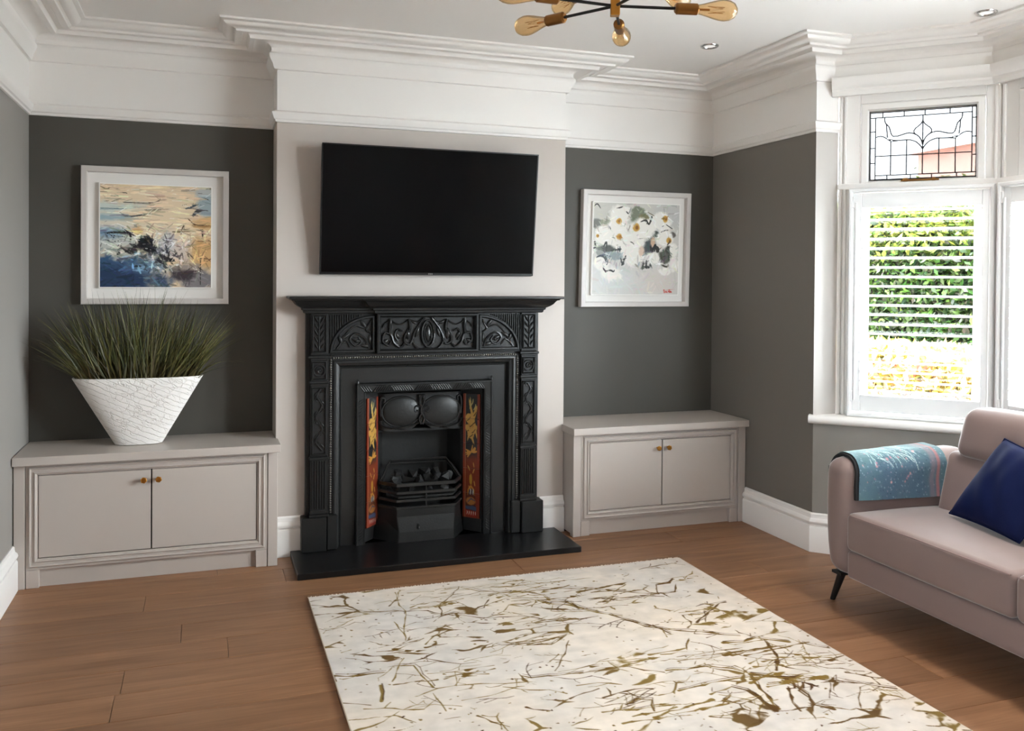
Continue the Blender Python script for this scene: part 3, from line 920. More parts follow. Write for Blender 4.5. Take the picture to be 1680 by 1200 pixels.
def curve(pts, n=10):
    """smooth 2-D curve through control points (Catmull-Rom)"""
    P = [pts[0]] + list(pts) + [pts[-1]]; out = []
    for i in range(1, len(P) - 2):
        p0, p1, p2, p3 = [np.array(q, float) for q in P[i - 1:i + 3]]
        for k in range(n):
            t = k / n
            out.append(tuple(.5 * (2 * p1 + (p2 - p0) * t + (2 * p0 - 5 * p1 + 4 * p2 - p3) * t * t + (3 * p1 - p0 - 3 * p2 + p3) * t ** 3)))
    return out + [tuple(pts[-1])]


def orn(mb, pts, h, r, f, n=6, taper=False, k=6):
    c = curve(pts, k)
    m = len(c)
    R = [r * (.35 + .65 * math.sin(math.pi * min(1, .12 + .88 * i / (m - 1)))) for i in range(m)] if taper else r
    mb.tube([f(a, b, h) for a, b in c], R, n)


def leafpad(mb, cx, cz, lx, lz, rot, h, f, bulge=.006):
    """pointed raised leaf"""
    c, s = math.cos(rot), math.sin(rot)
    def g(u, v):
        t = u * 2 - 1; w = (1 - t * t) * (v * 2 - 1)
        x, z = t * lx, w * lz
        return f(cx + x * c - z * s, cz + x * s + z * c, h + bulge * (1 - t * t) * (1 - (v * 2 - 1) ** 2))
    mb.grid(8, 4, g)


# body of the surround behind the ornament
b = MB().prism([(-.640, .03), (-.640, 1.262), (.640, 1.262), (.640, .03), (.495, .03), (.495, 1.008), (-.495, 1.008), (-.495, .03)], .002, .045, Fp)
b.build('surround_body', IR, fp, bev=.002)
# mantel
MB().rbox(FX - .737, FX + .737, -.200, -.001, 1.335, 1.349, .006, 2).build('mantel_shelf', IH, fp, smooth=40)
MP = [(-.645, .001), (-.645, .085), (-.290, .085), (-.290, .110), (.290, .110), (.290, .085), (.645, .085), (.645, .001)]
prof = [(0, 1.258), (.006, 1.262), (.008, 1.272), (.016, 1.276), (.018, 1.286), (.034, 1.294), (.050, 1.306), (.060, 1.320), (.066, 1.326), (.076, 1.328), (.080, 1.3345)]
MB().sweep([(a, -h) for a, h in MP][::-1], [(-p, z) for p, z in prof], lambda a, bb, h: (FX + a, bb, h)).build('mantel_moulding', IR, fp, smooth=25)
MB().box(FX - .645, FX + .645, -.085, -.001, 1.262, 1.334).box(FX - .29, FX + .29, -.110, -.086, 1.262, 1.334).build('mantel_core', IR, fp)

# pilasters
for sgn, f in ((-1, Fm), (1, Fp)):
    p = MB().prism([(.532, .205), (.532, 1.258), (.617, 1.258), (.617, .205)], .046, .068, f).build('pilaster', IR, fp, bev=.002)
    MB().prism([(.536, .030), (.536, .207), (.662, .207), (.662, .030)], .003, .088, f).build('plinth_block', IR, p, bev=.004)
    MB().prism([(.478, .030), (.478, .213), (.534, .213), (.534, .030)], .003, .074, f).build('plinth_block', IR, p, bev=.006)
    for z0, z1, h, e in ((.207, .222, .082, .008), (.222, .240, .076, .004), (.503, .517, .078, .008), (.517, .524, .073, .004), (.884, .897, .073, .003), (.897, .912, .080, .008),
                         (1.016, 1.028, .074, .004), (1.028, 1.042, .086, .014), (1.042, 1.050, .074, .004)):
        MB().prism([(.532 - e, z0), (.532 - e, z1), (.617 + e, z1), (.617 + e, z0)], .046, h, f).build('pilaster_band', IR, p, bev=.003)
    k = MB()
    for i in range(6):
        a = .5395 + i * .0128
        k.prism([(a, .248), (a, .497), (a + .0075, .497), (a + .0075, .248)], .066, .075, f)
    tag(k.build('flute', IR, p, bev=.0025), kind='stuff')
    # carved panels with raised rims
    for z0, z1 in ((.530, .878), (.918, 1.010), (1.058, 1.250)):
        MB().sweep([(.538, z0), (.538, z1), (.611, z1), (.611, z0)], [(0, .067), (0, .075), (.003, .078), (.006, .075), (.008, .067)], f, closed=True).build('panel_rim', IR, p)
    k = MB()
    cx = .5745
    orn(k, [(cx - .015, .55), (cx + .018, .60), (cx - .016, .66), (cx + .016, .72), (cx - .014, .78), (cx + .012, .83), (cx - .004, .865)], .071, .0055, f)
    for z, d in ((.575, 1), (.625, -1), (.685, 1), (.745, -1), (.80, 1), (.845, -1)):
        orn(k, spiral(cx + d * .010, z + .012, .016, .004, 0 if d > 0 else math.pi, .9 * d, 10)[::1], .072, .0035, f, k=1)
        leafpad(k, cx - d * .016, z, .018, .006, d * .9, .069, f)
    k.build('carving', IH, p, smooth=60)
    k = MB()
    orn(k, spiral(cx, .964, .029, .029, 0, 1.0, 20), .074, .004, f, k=1)
    orn(k, spiral(cx, .964, .017, .004, 0, 1.4, 16), .075, .0045, f, k=1)
    k.ball(f(cx, .964, .070), .008, 10, 6)
    k.build('rosette', IH, p, smooth=60)
    k = MB()
    orn(k, [(cx, 1.066), (cx + .003, 1.15), (cx, 1.242)], .072, .0035, f)
    for i in range(5):
        z = 1.078 + i * .034
        for d in (-1, 1):
            leafpad(k, cx + d * .015, z + .012, .022, .0055, math.pi / 2 - d * .55, .069, f, .007)
    k.build('carving', IH, p, smooth=60)
    # fluted spandrel with a quarter-round fan
    q = MB().prism([(.282, 1.046), (.282, 1.258), (.530, 1.258), (.530, 1.046)], .044, .054, f).build('fan_panel', IR, fp, bev=.001)
    ox, oz, ra, rb = .286, 1.052, .236, .196
    k = MB()
    for i in range(15):
        a = ox + .068 + i * .0123
        u = (a + .003 - ox) / ra
        zb = oz + rb * math.sqrt(max(0, 1 - u * u)) + .006 if u < 1 else oz
        if zb < 1.245:
            k.prism([(a, zb), (a, 1.25), (a + .0065, 1.25), (a + .0065, zb)], .053, .063, f)
    tag(k.build('flute', IR, q, bev=.0015), kind='stuff')
    arc = [(ox + ra * math.cos(t), oz + rb * math.sin(t)) for t in np.linspace(0, math.pi / 2, 22)]
    path = [(ox, oz)] + arc
    MB().sweep(path[::-1], [(0, .053), (0, .066), (.004, .070), (.012, .070), (.016, .064), (.016, .053)], f, closed=True).build('fan_rim', IR, q, smooth=40)
    k = MB()
    orn(k, [(ox + .03, oz + .02), (ox + .05, oz + .07), (ox + .10, oz + .10), (ox + .13, oz + .07), (ox + .10, oz + .035), (ox + .07, oz + .055), (ox + .085, oz + .08)], .057, .006, f)
    orn(k, [(ox + .02, oz + .17), (ox + .05, oz + .13), (ox + .10, oz + .14), (ox + .14, oz + .11), (ox + .19, oz + .03)], .057, .005, f)
    orn(k, [(ox + .13, oz + .03), (ox + .15, oz + .06), (ox + .18, oz + .045), (ox + .20, oz + .02)], .057, .0045, f)
    orn(k, [(ox + .02, oz + .10), (ox + .045, oz + .12), (ox + .03, oz + .15)], .057, .0045, f)
    for cx_, cz_, rot in ((.10, .068, .4), (.06, .15, .9), (.155, .085, -.5), (.05, .035, .2), (.18, .07, 1.2), (.025, .07, 1.5), (.12, .15, -.7)):
        if (cx_ / (ra - .02)) ** 2 + (cz_ / (rb - .02)) ** 2 < .98: leafpad(k, ox + cx_, oz + cz_, .030, .012, rot, .054, f, .010)
    k.ball(f(ox + .095, oz + .062, .056), .011, 10, 6)
    k.build('carving', IH, q, smooth=60)
    # bead line up the side
    k = MB()
    for i in range(66):
        k.ball(f(.514, .222 + i * .0122, .052), .0058, 6, 4)
    tag(k.build('bead_moulding', M['bead'], fp, smooth=60), kind='stuff')
    MB().prism([(.498, .214), (.498, 1.036), (.530, 1.036), (.530, .214)], .044, .049, f).build('bead_bed', IR, fp, bev=.001)
k = MB()
for i in range(83):
    k.ball(Fp(-.5 + i * .0122, 1.026, .052), .0058, 6, 4)
tag(k.build('bead_moulding', M['bead'], fp, smooth=60), kind='stuff')
MB().prism([(-.50, 1.012), (-.50, 1.040), (.50, 1.040), (.50, 1.012)], .044, .049, Fp).build('bead_bed', IR, fp, bev=.001)

# centre frieze panel
cp = MB().prism([(-.279, 1.046), (-.279, 1.258), (.279, 1.258), (.279, 1.046)], .044, .058, Fp).build('frieze_panel', IR, fp)
MB().sweep([(-.279, 1.046), (-.279, 1.258), (.279, 1.258), (.279, 1.046)], [(0, .05), (0, .084), (.006, .088), (.013, .088), (.022, .074), (.022, .05)], Fp, closed=True).build('panel_rim', IR, cp)
k = MB()
zc = 1.152
ov = [(0 + .034 * math.cos(t), zc - .004 + .070 * math.sin(t)) for t in np.linspace(0, 2 * math.pi, 25)]
orn(k, ov, .066, .006, Fp, k=1)
ov2 = [(0 + .021 * math.cos(t), zc - .004 + .050 * math.sin(t)) for t in np.linspace(0, 2 * math.pi, 21)]
orn(k, ov2, .068, .004, Fp, k=1)
leafpad(k, 0, zc - .004, .048, .020, math.pi / 2, .060, Fp, .014)
for f in (Fm, Fp):
    orn(k, [(.0, zc - .08), (.05, zc - .085), (.085, zc - .04), (.07, zc + .01), (.045, zc + .05), (.02, zc + .08)], .065, .0055, f)
    orn(k, [(.105, zc + .075), (.098, zc + .02), (.125, zc - .01), (.128, zc - .045), (.10, zc - .06), (.082, zc - .03)], .066, .007, f)
    leafpad(k, .110, zc - .005, .032, .015, 1.5, .060, f, .014)
    orn(k, [(.125, zc - .05), (.15, zc - .075), (.185, zc - .05), (.20, zc - .01), (.235, zc + .0), (.245, zc - .04), (.215, zc - .065), (.20, zc - .04)], .065, .006, f)
    orn(k, [(.205, zc + .078), (.205, zc + .03), (.21, zc - .005)], .066, .008, f)
    orn(k, [(.02, zc + .085), (.055, zc + .06), (.10, zc + .07)], .064, .004, f)
    orn(k, [(.105, zc + .07), (.155, zc + .045), (.205, zc + .07)], .064, .004, f)
    orn(k, [(.205, zc + .07), (.235, zc + .05), (.245, zc + .03)], .064, .004, f)
    orn(k, [(.14, zc + .01), (.165, zc + .02), (.18, zc - .01), (.165, zc - .04)], .064, .005, f)
    leafpad(k, .168, zc - .01, .026, .011, 1.0, .059, f, .010)
    leafpad(k, .058, zc + .005, .034, .010, 1.9, .059, f, .010)
    leafpad(k, .232, zc - .045, .022, .012, -.6, .059, f, .010)
    leafpad(k, .075, zc + .055, .020, .008, .5, .059, f, .008)
k.build('carving', IH, cp, smooth=60)
MB().prism([(-.535, 1.040), (-.535, 1.0465), (.535, 1.0465), (.535, 1.040)], .044, .060, Fp).build('frieze_band', IR, fp, bev=.002)

# stepped inner moulding, flat plate and the decorated insert frame
U1 = [(-.500, .030), (-.500, 1.014), (.500, 1.014), (.500, .030)]
MB().sweep(U1, [(0, .046), (.002, .056), (.008, .058), (.014, .056), (.016, .046), (.030, .040), (.036, .030), (.040, .016), (.046, .015)], Fp).build('inner_moulding', IR, fp, smooth=30)
U2 = [(-.466, .030), (-.466, .980), (.466, .980), (.466, .030)]
MB().sweep(U2, [(0, .002), (0, .013), (.010, .018), (.014, .013), (.092, .013), (.092, .002)], Fp).build('insert_plate', IH, fp, smooth=30)
U3 = [(-.378, .030), (-.378, .885), (.378, .885), (.378, .030)]
MB().sweep(U3, [(0, .002), (0, .034), (.004, .040), (.009, .040), (.012, .034), (.042, .030), (.046, .033), (.050, .030), (.050, -.02)], Fp).build('insert_frame', IR, fp, smooth=30)
k = MB()
r_ = random.Random(5)
x = -.335
while x < .335:
    d = .022 if int((x + .4) / .11) % 2 else -.022
    k.tube([Fp(x, .843, .034), Fp(x + d * .5, .858, .036), Fp(x + d, .872, .034)], .0026, 5)
    x += .0125
for sx in (-1, 1):
    z = .07
    while z < .82:
        d = .018 if int(z / .12) % 2 else -.018
        k.tube([Fp(sx * .340, z, .034), Fp(sx * .352, z + d * .5, .035), Fp(sx * .365, z + d, .034)], .0016, 5)
        z += .015
tag(k.build('hatched_relief', IR, fp, smooth=60), kind='stuff')
for sx in (-1, 1):
    MB().lathe([(.007, 0), (.008, .006), (.005, .012), (.007, .018), (.0, .026)], (FX + sx * .370, -.036, .884), (0, 0, 1), 10).build('finial', IH, fp, smooth=50)

# tiled cheeks, splayed back into the opening
cv = Canvas(44, 220, (150, 60, 38), 11)
cv.poly([(.16, .02), (.84, .02), (.84, .52), (.74, .72), (.80, .98), (.16, .98)], (92, 42, 30))
cv.band(-.1, .50, (34, 38, 40), .05, 1, .15, .85, .06)
cv.band(.50, .80, (150, 62, 36), .08, .75, .15, .85, .06)
r_ = np.random.default_rng(4)
for (cx, cy, rx, ry) in ((.48, .20, .27, .045), (.52, .27, .29, .05), (.47, .33, .24, .035)):
    cv.blob(cx, cy, rx, ry, (196, 146, 66), .15, .5)
for (cx, cy, rx, ry) in ((.55, .17, .20, .030), (.35, .20, .16, .035), (.66, .23, .18, .030), (.48, .255, .20, .028), (.33, .29, .15, .028), (.62, .30, .18, .030), (.50, .335, .16, .022), (.70, .16, .12, .03)):
    cv.blob(cx, cy, rx * 1.35, ry * 1.25, (214, 166, 82), .12, .12, 1, r_.uniform(-.6, .6))
    cv.stroke([(cx - rx * .7, cy + ry * .6), (cx, cy + ry * .2), (cx + rx * .7, cy - ry * .6)], .004, (52, 38, 24), 1)
for (x0, y0, x1, y1) in ((.45, .10, .60, .04), (.40, .12, .42, .03), (.62, .13, .75, .08)):
    cv.stroke([(x0, y0), ((x0 + x1) / 2 + .05, (y0 + y1) / 2), (x1, y1)], .006, (206, 190, 120))
for i in range(9):
    a = r_.uniform(0, 6.28)
    cv.stroke([(.5, .47), (.5 + .2 * math.cos(a), .47 + .03 * math.sin(a)), (.5 + .34 * math.cos(a), .47 + .06 * math.sin(a))], .008, (222, 160, 70))
for (x, y) in ((.3, .58), (.7, .60), (.42, .66), (.62, .55), (.36, .74), (.68, .70)):
    cv.stroke([(x, y), (x + r_.uniform(-.15, .15), y + .04)], .006, (226, 176, 92))
cv.blob(.48, .69, .10, .05, (206, 160, 60), .3, .3)
cv.stroke([(.30, .82), (.34, .77), (.5, .745), (.66, .77), (.7, .82)], .008, (222, 156, 60))
for i in range(4): cv.stroke([(.38 + i * .08, .815), (.42 + i * .07, .765)], .006, (206, 222, 220) if i % 2 else (40, 66, 90))
cv.blob(.5, .865, .32, .035, (196, 128, 62), .2, .2); cv.stroke([(.28, .88), (.5, .845), (.75, .86)], .006, (90, 84, 110))
cv.band(.905, .935, (72, 98, 138), .01, .95, .18, .82, .02)
cv.band(.94, .985, (176, 44, 30), .01, 1, .16, .84, .02)
for i in range(5): cv.stroke([(.25 + i * .13, .975), (.30 + i * .12, .955), (.26 + i * .13, .945)], .005, (236, 214, 190))
cv.stroke([(.155, .0), (.155, 1)], .0025, (214, 150, 110), 1, False); cv.stroke([(.845, .0), (.845, 1)], .0025, (120, 40, 28), 1, False)
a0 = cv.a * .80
for sx in (-1, 1):
    chk = MB().prism([(.330, -.002), (.232, -.108), (.240, -.120), (.338, -.014)], .030, .832, lambda a, bb, h: (FX + sx * a, -bb, h)).build('tile_cheek', M['soot'], fp)
    for i in range(5):
        z1 = .800 - i * .139; z0 = z1 - .1375
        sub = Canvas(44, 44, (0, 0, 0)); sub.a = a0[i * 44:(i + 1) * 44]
        xa, ya, xb, yb = .316, .004, .244, .082
        mb = MB(); nn = 44
        fl = [(FX + sx * (xa + (xb - xa) * (c_ if sx < 0 else 1 - c_)), ya + (yb - ya) * (c_ if sx < 0 else 1 - c_)) for c_ in np.linspace(0, 1, nn)]
        nx, ny = -sx * .735, -.678
        zs = np.linspace(z1, z0, nn)
        mb.v = [(p[0] + nx * .004, p[1] + ny * .004, z) for z in zs for p in fl]
        mb.f = [(j * nn + c_, (j + 1) * nn + c_, (j + 1) * nn + c_ + 1, j * nn + c_ + 1) for j in range(nn - 1) for c_ in range(nn - 1)]
        # back and edges so that each tile has thickness
        o4 = len(mb.v)
        mb.v += [(p[0] - nx * .004, p[1] - ny * .004, z) for p, z in ((fl[0], z1), (fl[-1], z1), (fl[-1], z0), (fl[0], z0))]
        fr4 = [0, nn - 1, nn * nn - 1, nn * (nn - 1)]
        for e in range(4):
            mb.f.append((fr4[e], fr4[(e + 1) % 4], o4 + (e + 1) % 4, o4 + e))
        mb.f.append((o4, o4 + 1, o4 + 2, o4 + 3)); mb.m = [0] * len(mb.f)
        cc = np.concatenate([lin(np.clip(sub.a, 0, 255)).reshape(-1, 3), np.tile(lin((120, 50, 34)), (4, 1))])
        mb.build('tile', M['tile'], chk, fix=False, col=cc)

# hood with two swelling lobes, firebox
HW = .238
def hood(u, v):
    a = (u * 2 - 1) * HW
    zb = .606 + .030 * math.exp(-(a / .05) ** 2) + .012 * math.cos(a * 26) ** 2
    z = .812 + (zb - .812) * v
    l = 0
    for cx in (-.112, .112):
        q = ((a - cx) / .110) ** 2 + ((z - .712) / .084) ** 2
        if q < 1: l = max(l, .020 * (1 - q) ** .6)
    edge = .02 * min(1, abs(abs(a) - HW) / .03)
    return (FX + a, .100 - l - edge, z)
hdm = MB().grid(72, 40, hood)
hdm.build('hood', IR, fp, smooth=50, fix=False)
k = MB()
hf = lambda a, b, h: (FX + a, h, b)
for s in (-1, 1):
    pts = [(s * .112 + .109 * math.cos(t), .712 + .082 * math.sin(t)) for t in np.linspace(0, 2 * math.pi, 33)]
    k.tube([hf(a, z, .080) for a, z in pts], .0055, 6)
    k.tube([hf(s * a, z, .066) for a, z in curve([(.004, .80), (.012, .76), (-.006, .715), (.014, .675), (.004, .640)], 6)], .007, 6)
    k.tube([hf(s * a, z, .066) for a, z in curve([(.004, .735), (.028, .742), (.042, .728), (.034, .710), (.022, .716)], 6)], .005, 6)
    k.tube([hf(s * a, z, .072) for a, z in curve([(.01, .650), (.05, .636), (.10, .628), (.16, .625), (.215, .640), (.228, .665)], 6)], .006, 6)
    k.tube([hf(s * a, z, .078) for a, z in curve([(.225, .69), (.23, .75), (.222, .79), (.205, .785), (.208, .765)], 6)], .006, 6)
    k.tube([hf(s * a, z, .07) for a, z in curve([(.0, .795), (.014, .80), (.012, .785)], 6)], .007, 6)
k.build('hood_scroll', IH, fp, smooth=60)
MB().prism([(-.335, .03), (-.335, .84), (.335, .84), (.335, .03)], -.244, -.236, Fp).build('fireback', M['soot'], fp)
k = MB()
for s in (-1, 1):
    k.prism([(s * .240, .098), (s * .190, .232), (s * .205, .236), (s * .252, .100)], .031, .62, lambda a, bb, h: (FX + a, bb, h))
k.prism([(-.24, .10), (.24, .10), (.19, .235), (-.19, .235)], .600, .612, lambda a, bb, h: (FX + a, bb, h))
k.build('firebox', M['soot'], fp)

# the fire basket stands in the opening, coals lie in it
fb = thing('fire_basket', 'black iron fire basket with three front bars below the hood', 'fire basket', (FX, .02, .031))
TOP = [(-.236, .062), (-.160, -.045), (.160, -.045), (.222, .062)]
BOT = [(-.262, .074), (-.150, -.058), (.150, -.058), (.236, .074)]
def ring(path, z, h, nm, r=.010):
    mb = MB()
    mb.sweep([(FX + a, b_) for a, b_ in path], [(-r, z - h), (-r * 1.2, z), (-r, z + h), (r * .6, z + h), (r * .6, z - h)], PLAN, back=True, cap=True)
    return mb.build(nm, IH, fb, bev=.0015)
for z, h in ((.335, .009), (.292, .007), (.250, .007)):
    ring(TOP, z, h, 'bar', .008)
ring(TOP, .212, .006, 'bar', .012)
mb = MB()
T3 = [(FX + a, b_, .206) for a, b_ in TOP]; M3 = [(FX + a * 1.0, b_, .165) for a, b_ in TOP]; B3 = [(FX + a, b_, .085) for a, b_ in BOT]; G3 = [(FX + a * 1.02, b_ - .004, .031) for a, b_ in BOT]
vs = T3 + M3 + B3 + G3
fs = [(r * 4 + i, r * 4 + i + 1, (r + 1) * 4 + i + 1, (r + 1) * 4 + i) for r in range(3) for i in range(3)]
mb.add(vs, fs).build('ash_cover', IR, fb, bev=.003)
MB().box(FX - .05, FX - .042, -.062, -.05, .10, .122).ball((FX - .046, -.062, .105), .008, 8, 5).build('cover_knob', IH, fb)
mb = MB()
for a in (.0,):
    mb.box(FX + a - .003, FX + a + .003, -.048, -.040, .206, .34)
mb.build('upright', IH, fb)
MB().prism([(-.20, .05), (-.15, -.035), (.15, -.035), (.20, .05), (.17, .20), (-.17, .20)], .262, .270, lambda a, bb, h: (FX + a, bb, h)).build('grate', M['soot'], fb)
mb = MB()
for dz, r in ((0, .008), (.018, .005)):
    mb.tube([(FX + a, b_, z - dz) for a, b_, z in ((-.232, .058, .335), (-.195, .10, .385), (-.160, .155, .428), (.160, .155, .428), (.192, .10, .385), (.22, .058, .335))], r, 6)
mb.build('back_rail', IH, fb, smooth=50)
rr = random.Random(12)
CP = [(-.15, .02, .352, .040), (-.085, .045, .352, .038), (-.03, .0, .348, .036), (.035, .05, .350, .036), (.075, .005, .352, .040), (.125, .03, .346, .038), (.155, .075, .350, .036),
      (-.05, .10, .362, .042), (.03, .115, .362, .040), (.10, .11, .356, .040), (-.12, .10, .356, .040), (-.14, .06, .31, .036), (.02, -.005, .306, .032), (-.075, -.003, .306, .034), (.115, -.004, .304, .03)]
for i, (a, b_, z, r) in enumerate(CP):
    bm = bmesh.new()
    for j in range(11):
        v = Vector((rr.gauss(0, 1), rr.gauss(0, 1), rr.gauss(0, 1))).normalized() * r * rr.uniform(.8, 1.08)
        bm.verts.new(v)
    bmesh.ops.convex_hull(bm, input=bm.verts[:])
    me = bpy.data.meshes.new('coal'); bm.to_mesh(me); bm.free(); me.materials.append(M['coal'])
    o = bpy.data.objects.new('coal', me); COL.objects.link(o); o.location = (FX + a, b_ + .01, z - .004); ORG[o.name] = Vector(o.location)
    tag(o, 'dull black lump of coal lying in the fire basket', 'coal', 'coals in the fire basket')

# ------------------------------------------------------------------ television, leaning slightly forward
tv = thing('television', 'large wall-mounted black flat screen television over the mantel', 'television', (.8, -.09, 1.79))
TVa = math.atan2(.080, .667)
def tvx(p):   # local: x along, y out of the screen plane (negative = front), z up from the bottom edge
    return (p[0], -.050 - p[2] * math.sin(TVa) + p[1] * math.cos(TVa), 1.462 + p[2] * math.cos(TVa) + p[1] * math.sin(TVa) * -1)
x0, x1, H = .2125, 1.3875, .672
MB(tvx).box(x0, x1, .004, .030, 0, H).build('case', M['bezel'], tv, bev=.003)
MB(tvx).box(x0 + .14, x1 - .14, .030, .048, .06, H - .12).build('back_housing', M['bezel'], tv, bev=.006)
MB(tvx).box(x0 + .006, x1 - .006, .000, .0035, .012, H - .006).build('screen', M['screen'], tv)
MB(tvx).sweep([(x0, 0), (x0, H), (x1, H), (x1, 0)], [(0, .004), (0, -.002), (.006, -.002), (.006, .004)], lambda a, b, h: (a, h, b), closed=True, back=True).build('bezel', M['bezel'], tv)
k = MB(tvx)
for i in range(3):
    k.box(.787 + i * .0085, .787 + i * .0085 + .006, -.003, -.0015, .0025, .0085)
k.build('logo', M['silver'], tv)
MB().box(.60, 1.0, -.055, -.001, 1.70, 1.90).build('wall_bracket', M['bezel'], tv)

# ------------------------------------------------------------------ the two framed prints
def picture(label, x0, x1, z0, z1, bw, mw, cv, dx=0.0):
    cx, cz = (x0 + x1) / 2, (z0 + z1) / 2
    t = thing('framed_print', label, 'picture', (cx, .22, cz))
    f = lambda a, b, h: (a + dx * (b - cz), ALC - h, b)
    pth = [(x0, z0), (x0, z1), (x1, z1), (x1, z0)]
    MB().sweep(pth, [(0, .002), (0, .042), (.003, .045), (bw - .003, .045), (bw, .042), (bw, .012), (bw, .002)], f, closed=True, back=True).build('frame', M['frame_wood'], t)
    MB().prism([(x0 + bw - .004, z0 + bw - .004), (x0 + bw - .004, z1 - bw + .004), (x1 - bw + .004, z1 - bw + .004), (x1 - bw + .004, z0 + bw - .004)], .004, .012, f).build('mount', M['mount'], t)
    a0, a1, b0, b1 = x0 + bw + mw, x1 - bw - mw, z0 + bw + mw, z1 - bw - mw
    bd = MB().prism([(a0, b0), (a0, b1), (a1, b1), (a1, b0)], .013, .030, f).build('board', M['white_edge'], t, bev=.001)
    e = .006
    art_sheet('print', cv, a0 + e, a1 - e, b0 + e, b1 - e, 0, M['art'], bd, fn=lambda x, z: f(x, z, .0306))
    return t


c1 = Canvas(260, 245, (226, 200, 166), 21)
c1.band(.0, .62, (222, 202, 172), .2, .8, rag=.3)
c1.blob(.05, .22, .42, .09, (196, 204, 196), .6, .8, .95)
c1.blob(.08, .33, .36, .05, (150, 172, 180), .5, .9, .8)
c1.blob(.12, .40, .40, .06, (216, 208, 190), .5, .6, .9)
c1.blob(.96, .17, .11, .20, (150, 166, 172), .4, .7, .95)
c1.blob(.93, .05, .2, .05, (176, 180, 178), .4, .7, .8)
c1.blob(.12, .56, .34, .15, (188, 192, 186), .5, .7, .95)
c1.blob(.06, .47, .22, .07, (120, 146, 172), .6, .9, .7)
c1.blob(.10, .82, .55, .20, (58, 84, 116), .4, .6, 1)
c1.blob(.12, .93, .60, .16, (36, 56, 86), .5, .5, 1)
c1.blob(.42, .80, .22, .10, (104, 132, 154), .6, .8, .8)
c1.blob(.18, .66, .14, .09, (206, 202, 188), .4, .7, 1)
c1.blob(.60, .58, .14, .17, (196, 194, 196), .5, .8, .9)
c1.blob(.76, .64, .14, .14, (204, 190, 178), .5, .7, .9)
c1.blob(.94, .66, .16, .20, (206, 166, 116), .4, .5, 1)
c1.blob(.98, .36, .20, .08, (212, 176, 128), .3, .5, 1)
c1.blob(.88, .92, .26, .14, (126, 122, 124), .5, .7, 1)
c1.blob(.74, .86, .15, .09, (60, 54, 58), .4, .7, 1)
c1.blob(.78, .80, .20, .05, (150, 138, 130), .6, .8, .8)
c1.blob(.55, .94, .14, .10, (60, 78, 104), .6, .6, .9)
c1.blob(.40, .57, .085, .085, (22, 24, 30), .2, .7, 1)
c1.blob(.43, .62, .09, .05, (26, 28, 34), .2, .8, 1)
c1.blob(.30, .64, .09, .05, (58, 58, 56), .5, 1.1, .8)
c1.blob(.33, .44, .06, .07, (206, 166, 116), .5, .6, .9)
for p, wd, c in (([(0, .08), (.2, .08), (.24, .09)], .004, (40, 36, 30)), ([(0, .025), (.06, .05), (.11, .02)], .004, (70, 64, 40)),
                 ([(.2, .175), (.42, .175), (.52, .15), (.53, .11)], .006, (44, 40, 34)), ([(.17, .27), (.25, .31), (.40, .285), (.46, .25), (.46, .22)], .008, (66, 72, 72)),
                 ([(0, .235), (.12, .24), (.25, .235)], .006, (110, 130, 136)), ([(.76, .22), (.82, .20), (.86, .18)], .010, (60, 74, 84)),
                 ([(.83, .29), (.86, .25), (.91, .23)], .016, (70, 72, 74)), ([(.78, .31), (.84, .37), (.93, .385), (1, .38)], .007, (92, 60, 28)),
                 ([(.72, .48), (.735, .41), (.75, .385), (.745, .43)], .006, (80, 62, 44)), ([(.92, .42), (.92, .50)], .008, (50, 40, 34)),
                 ([(.86, .72), (.92, .71), (1, .72)], .005, (110, 80, 50)), ([(.90, .70), (.90, .98)], .005, (50, 44, 44)), ([(.86, .54), (1, .535)], .004, (120, 90, 60)),
                 ([(.06, .475), (.15, .47), (.26, .475), (.265, .58)], .012, (30, 30, 32)), ([(.16, .63), (.17, .67), (.15, .68)], .012, (20, 20, 22)),
                 ([(.22, .66), (.30, .61), (.36, .58)], .014, (32, 32, 34)), ([(.46, .52), (.47, .46), (.465, .45)], .005, (50, 44, 40)),
                 ([(.50, .58), (.51, .66), (.49, .72), (.53, .78)], .010, (190, 192, 190)), ([(.53, .67), (.58, .72), (.66, .73)], .022, (44, 44, 46)),
                 ([(.50, .70), (.56, .78), (.62, .83)], .016, (70, 74, 76)), ([(.54, .72), (.60, .80)], .006, (206, 204, 190)), ([(.50, .82), (.55, .74)], .006, (216, 210, 196)),
                 ([(.58, .86), (.66, .78), (.72, .77)], .006, (196, 194, 182)), ([(.60, .82), (.70, .84)], .008, (110, 108, 100)),
                 ([(.85, .79), (.88, .84), (.93, .86)], .005, (214, 204, 196)), ([(.76, .99), (.80, .88), (.88, .86)], .006, (70, 66, 70)),
                 ([(.30, .88), (.29, .95), (.31, 1)], .004, (30, 36, 48)), ([(.36, .72), (.42, .68), (.50, .67)], .012, (80, 86, 90)),
                 ([(.56, .50), (.58, .58), (.56, .66)], .006, (150, 150, 158)), ([(.62, .48), (.60, .60)], .006, (160, 158, 164)), ([(.66, .62), (.70, .70), (.72, .73)], .006, (110, 100, 92)),
                 ([(.70, .73), (.73, .66), (.74, .72)], .006, (90, 80, 74)), ([(.80, .72), (.78, .65), (.84, .72)], .006, (90, 78, 68)), ([(.54, .62), (.60, .66), (.58, .58)], .010, (70, 72, 80))):
    c1.stroke(curve(p, 5), wd, c)
for x, y in ((.38, .58), (.43, .575), (.355, .635), (.41, .62), (.455, .60), (.45, .63)):
    c1.blob(x, y, .010, .006, (232, 230, 224), .3, .4)
c1.poly([(.30, .69), (.33, .66), (.36, .69)], (214, 204, 186))
for i in range(30):
    c1.blob(.06 + .2 * rng.random(), .48 + .13 * rng.random(), .006, .006, (44, 44, 46), .3, .8)
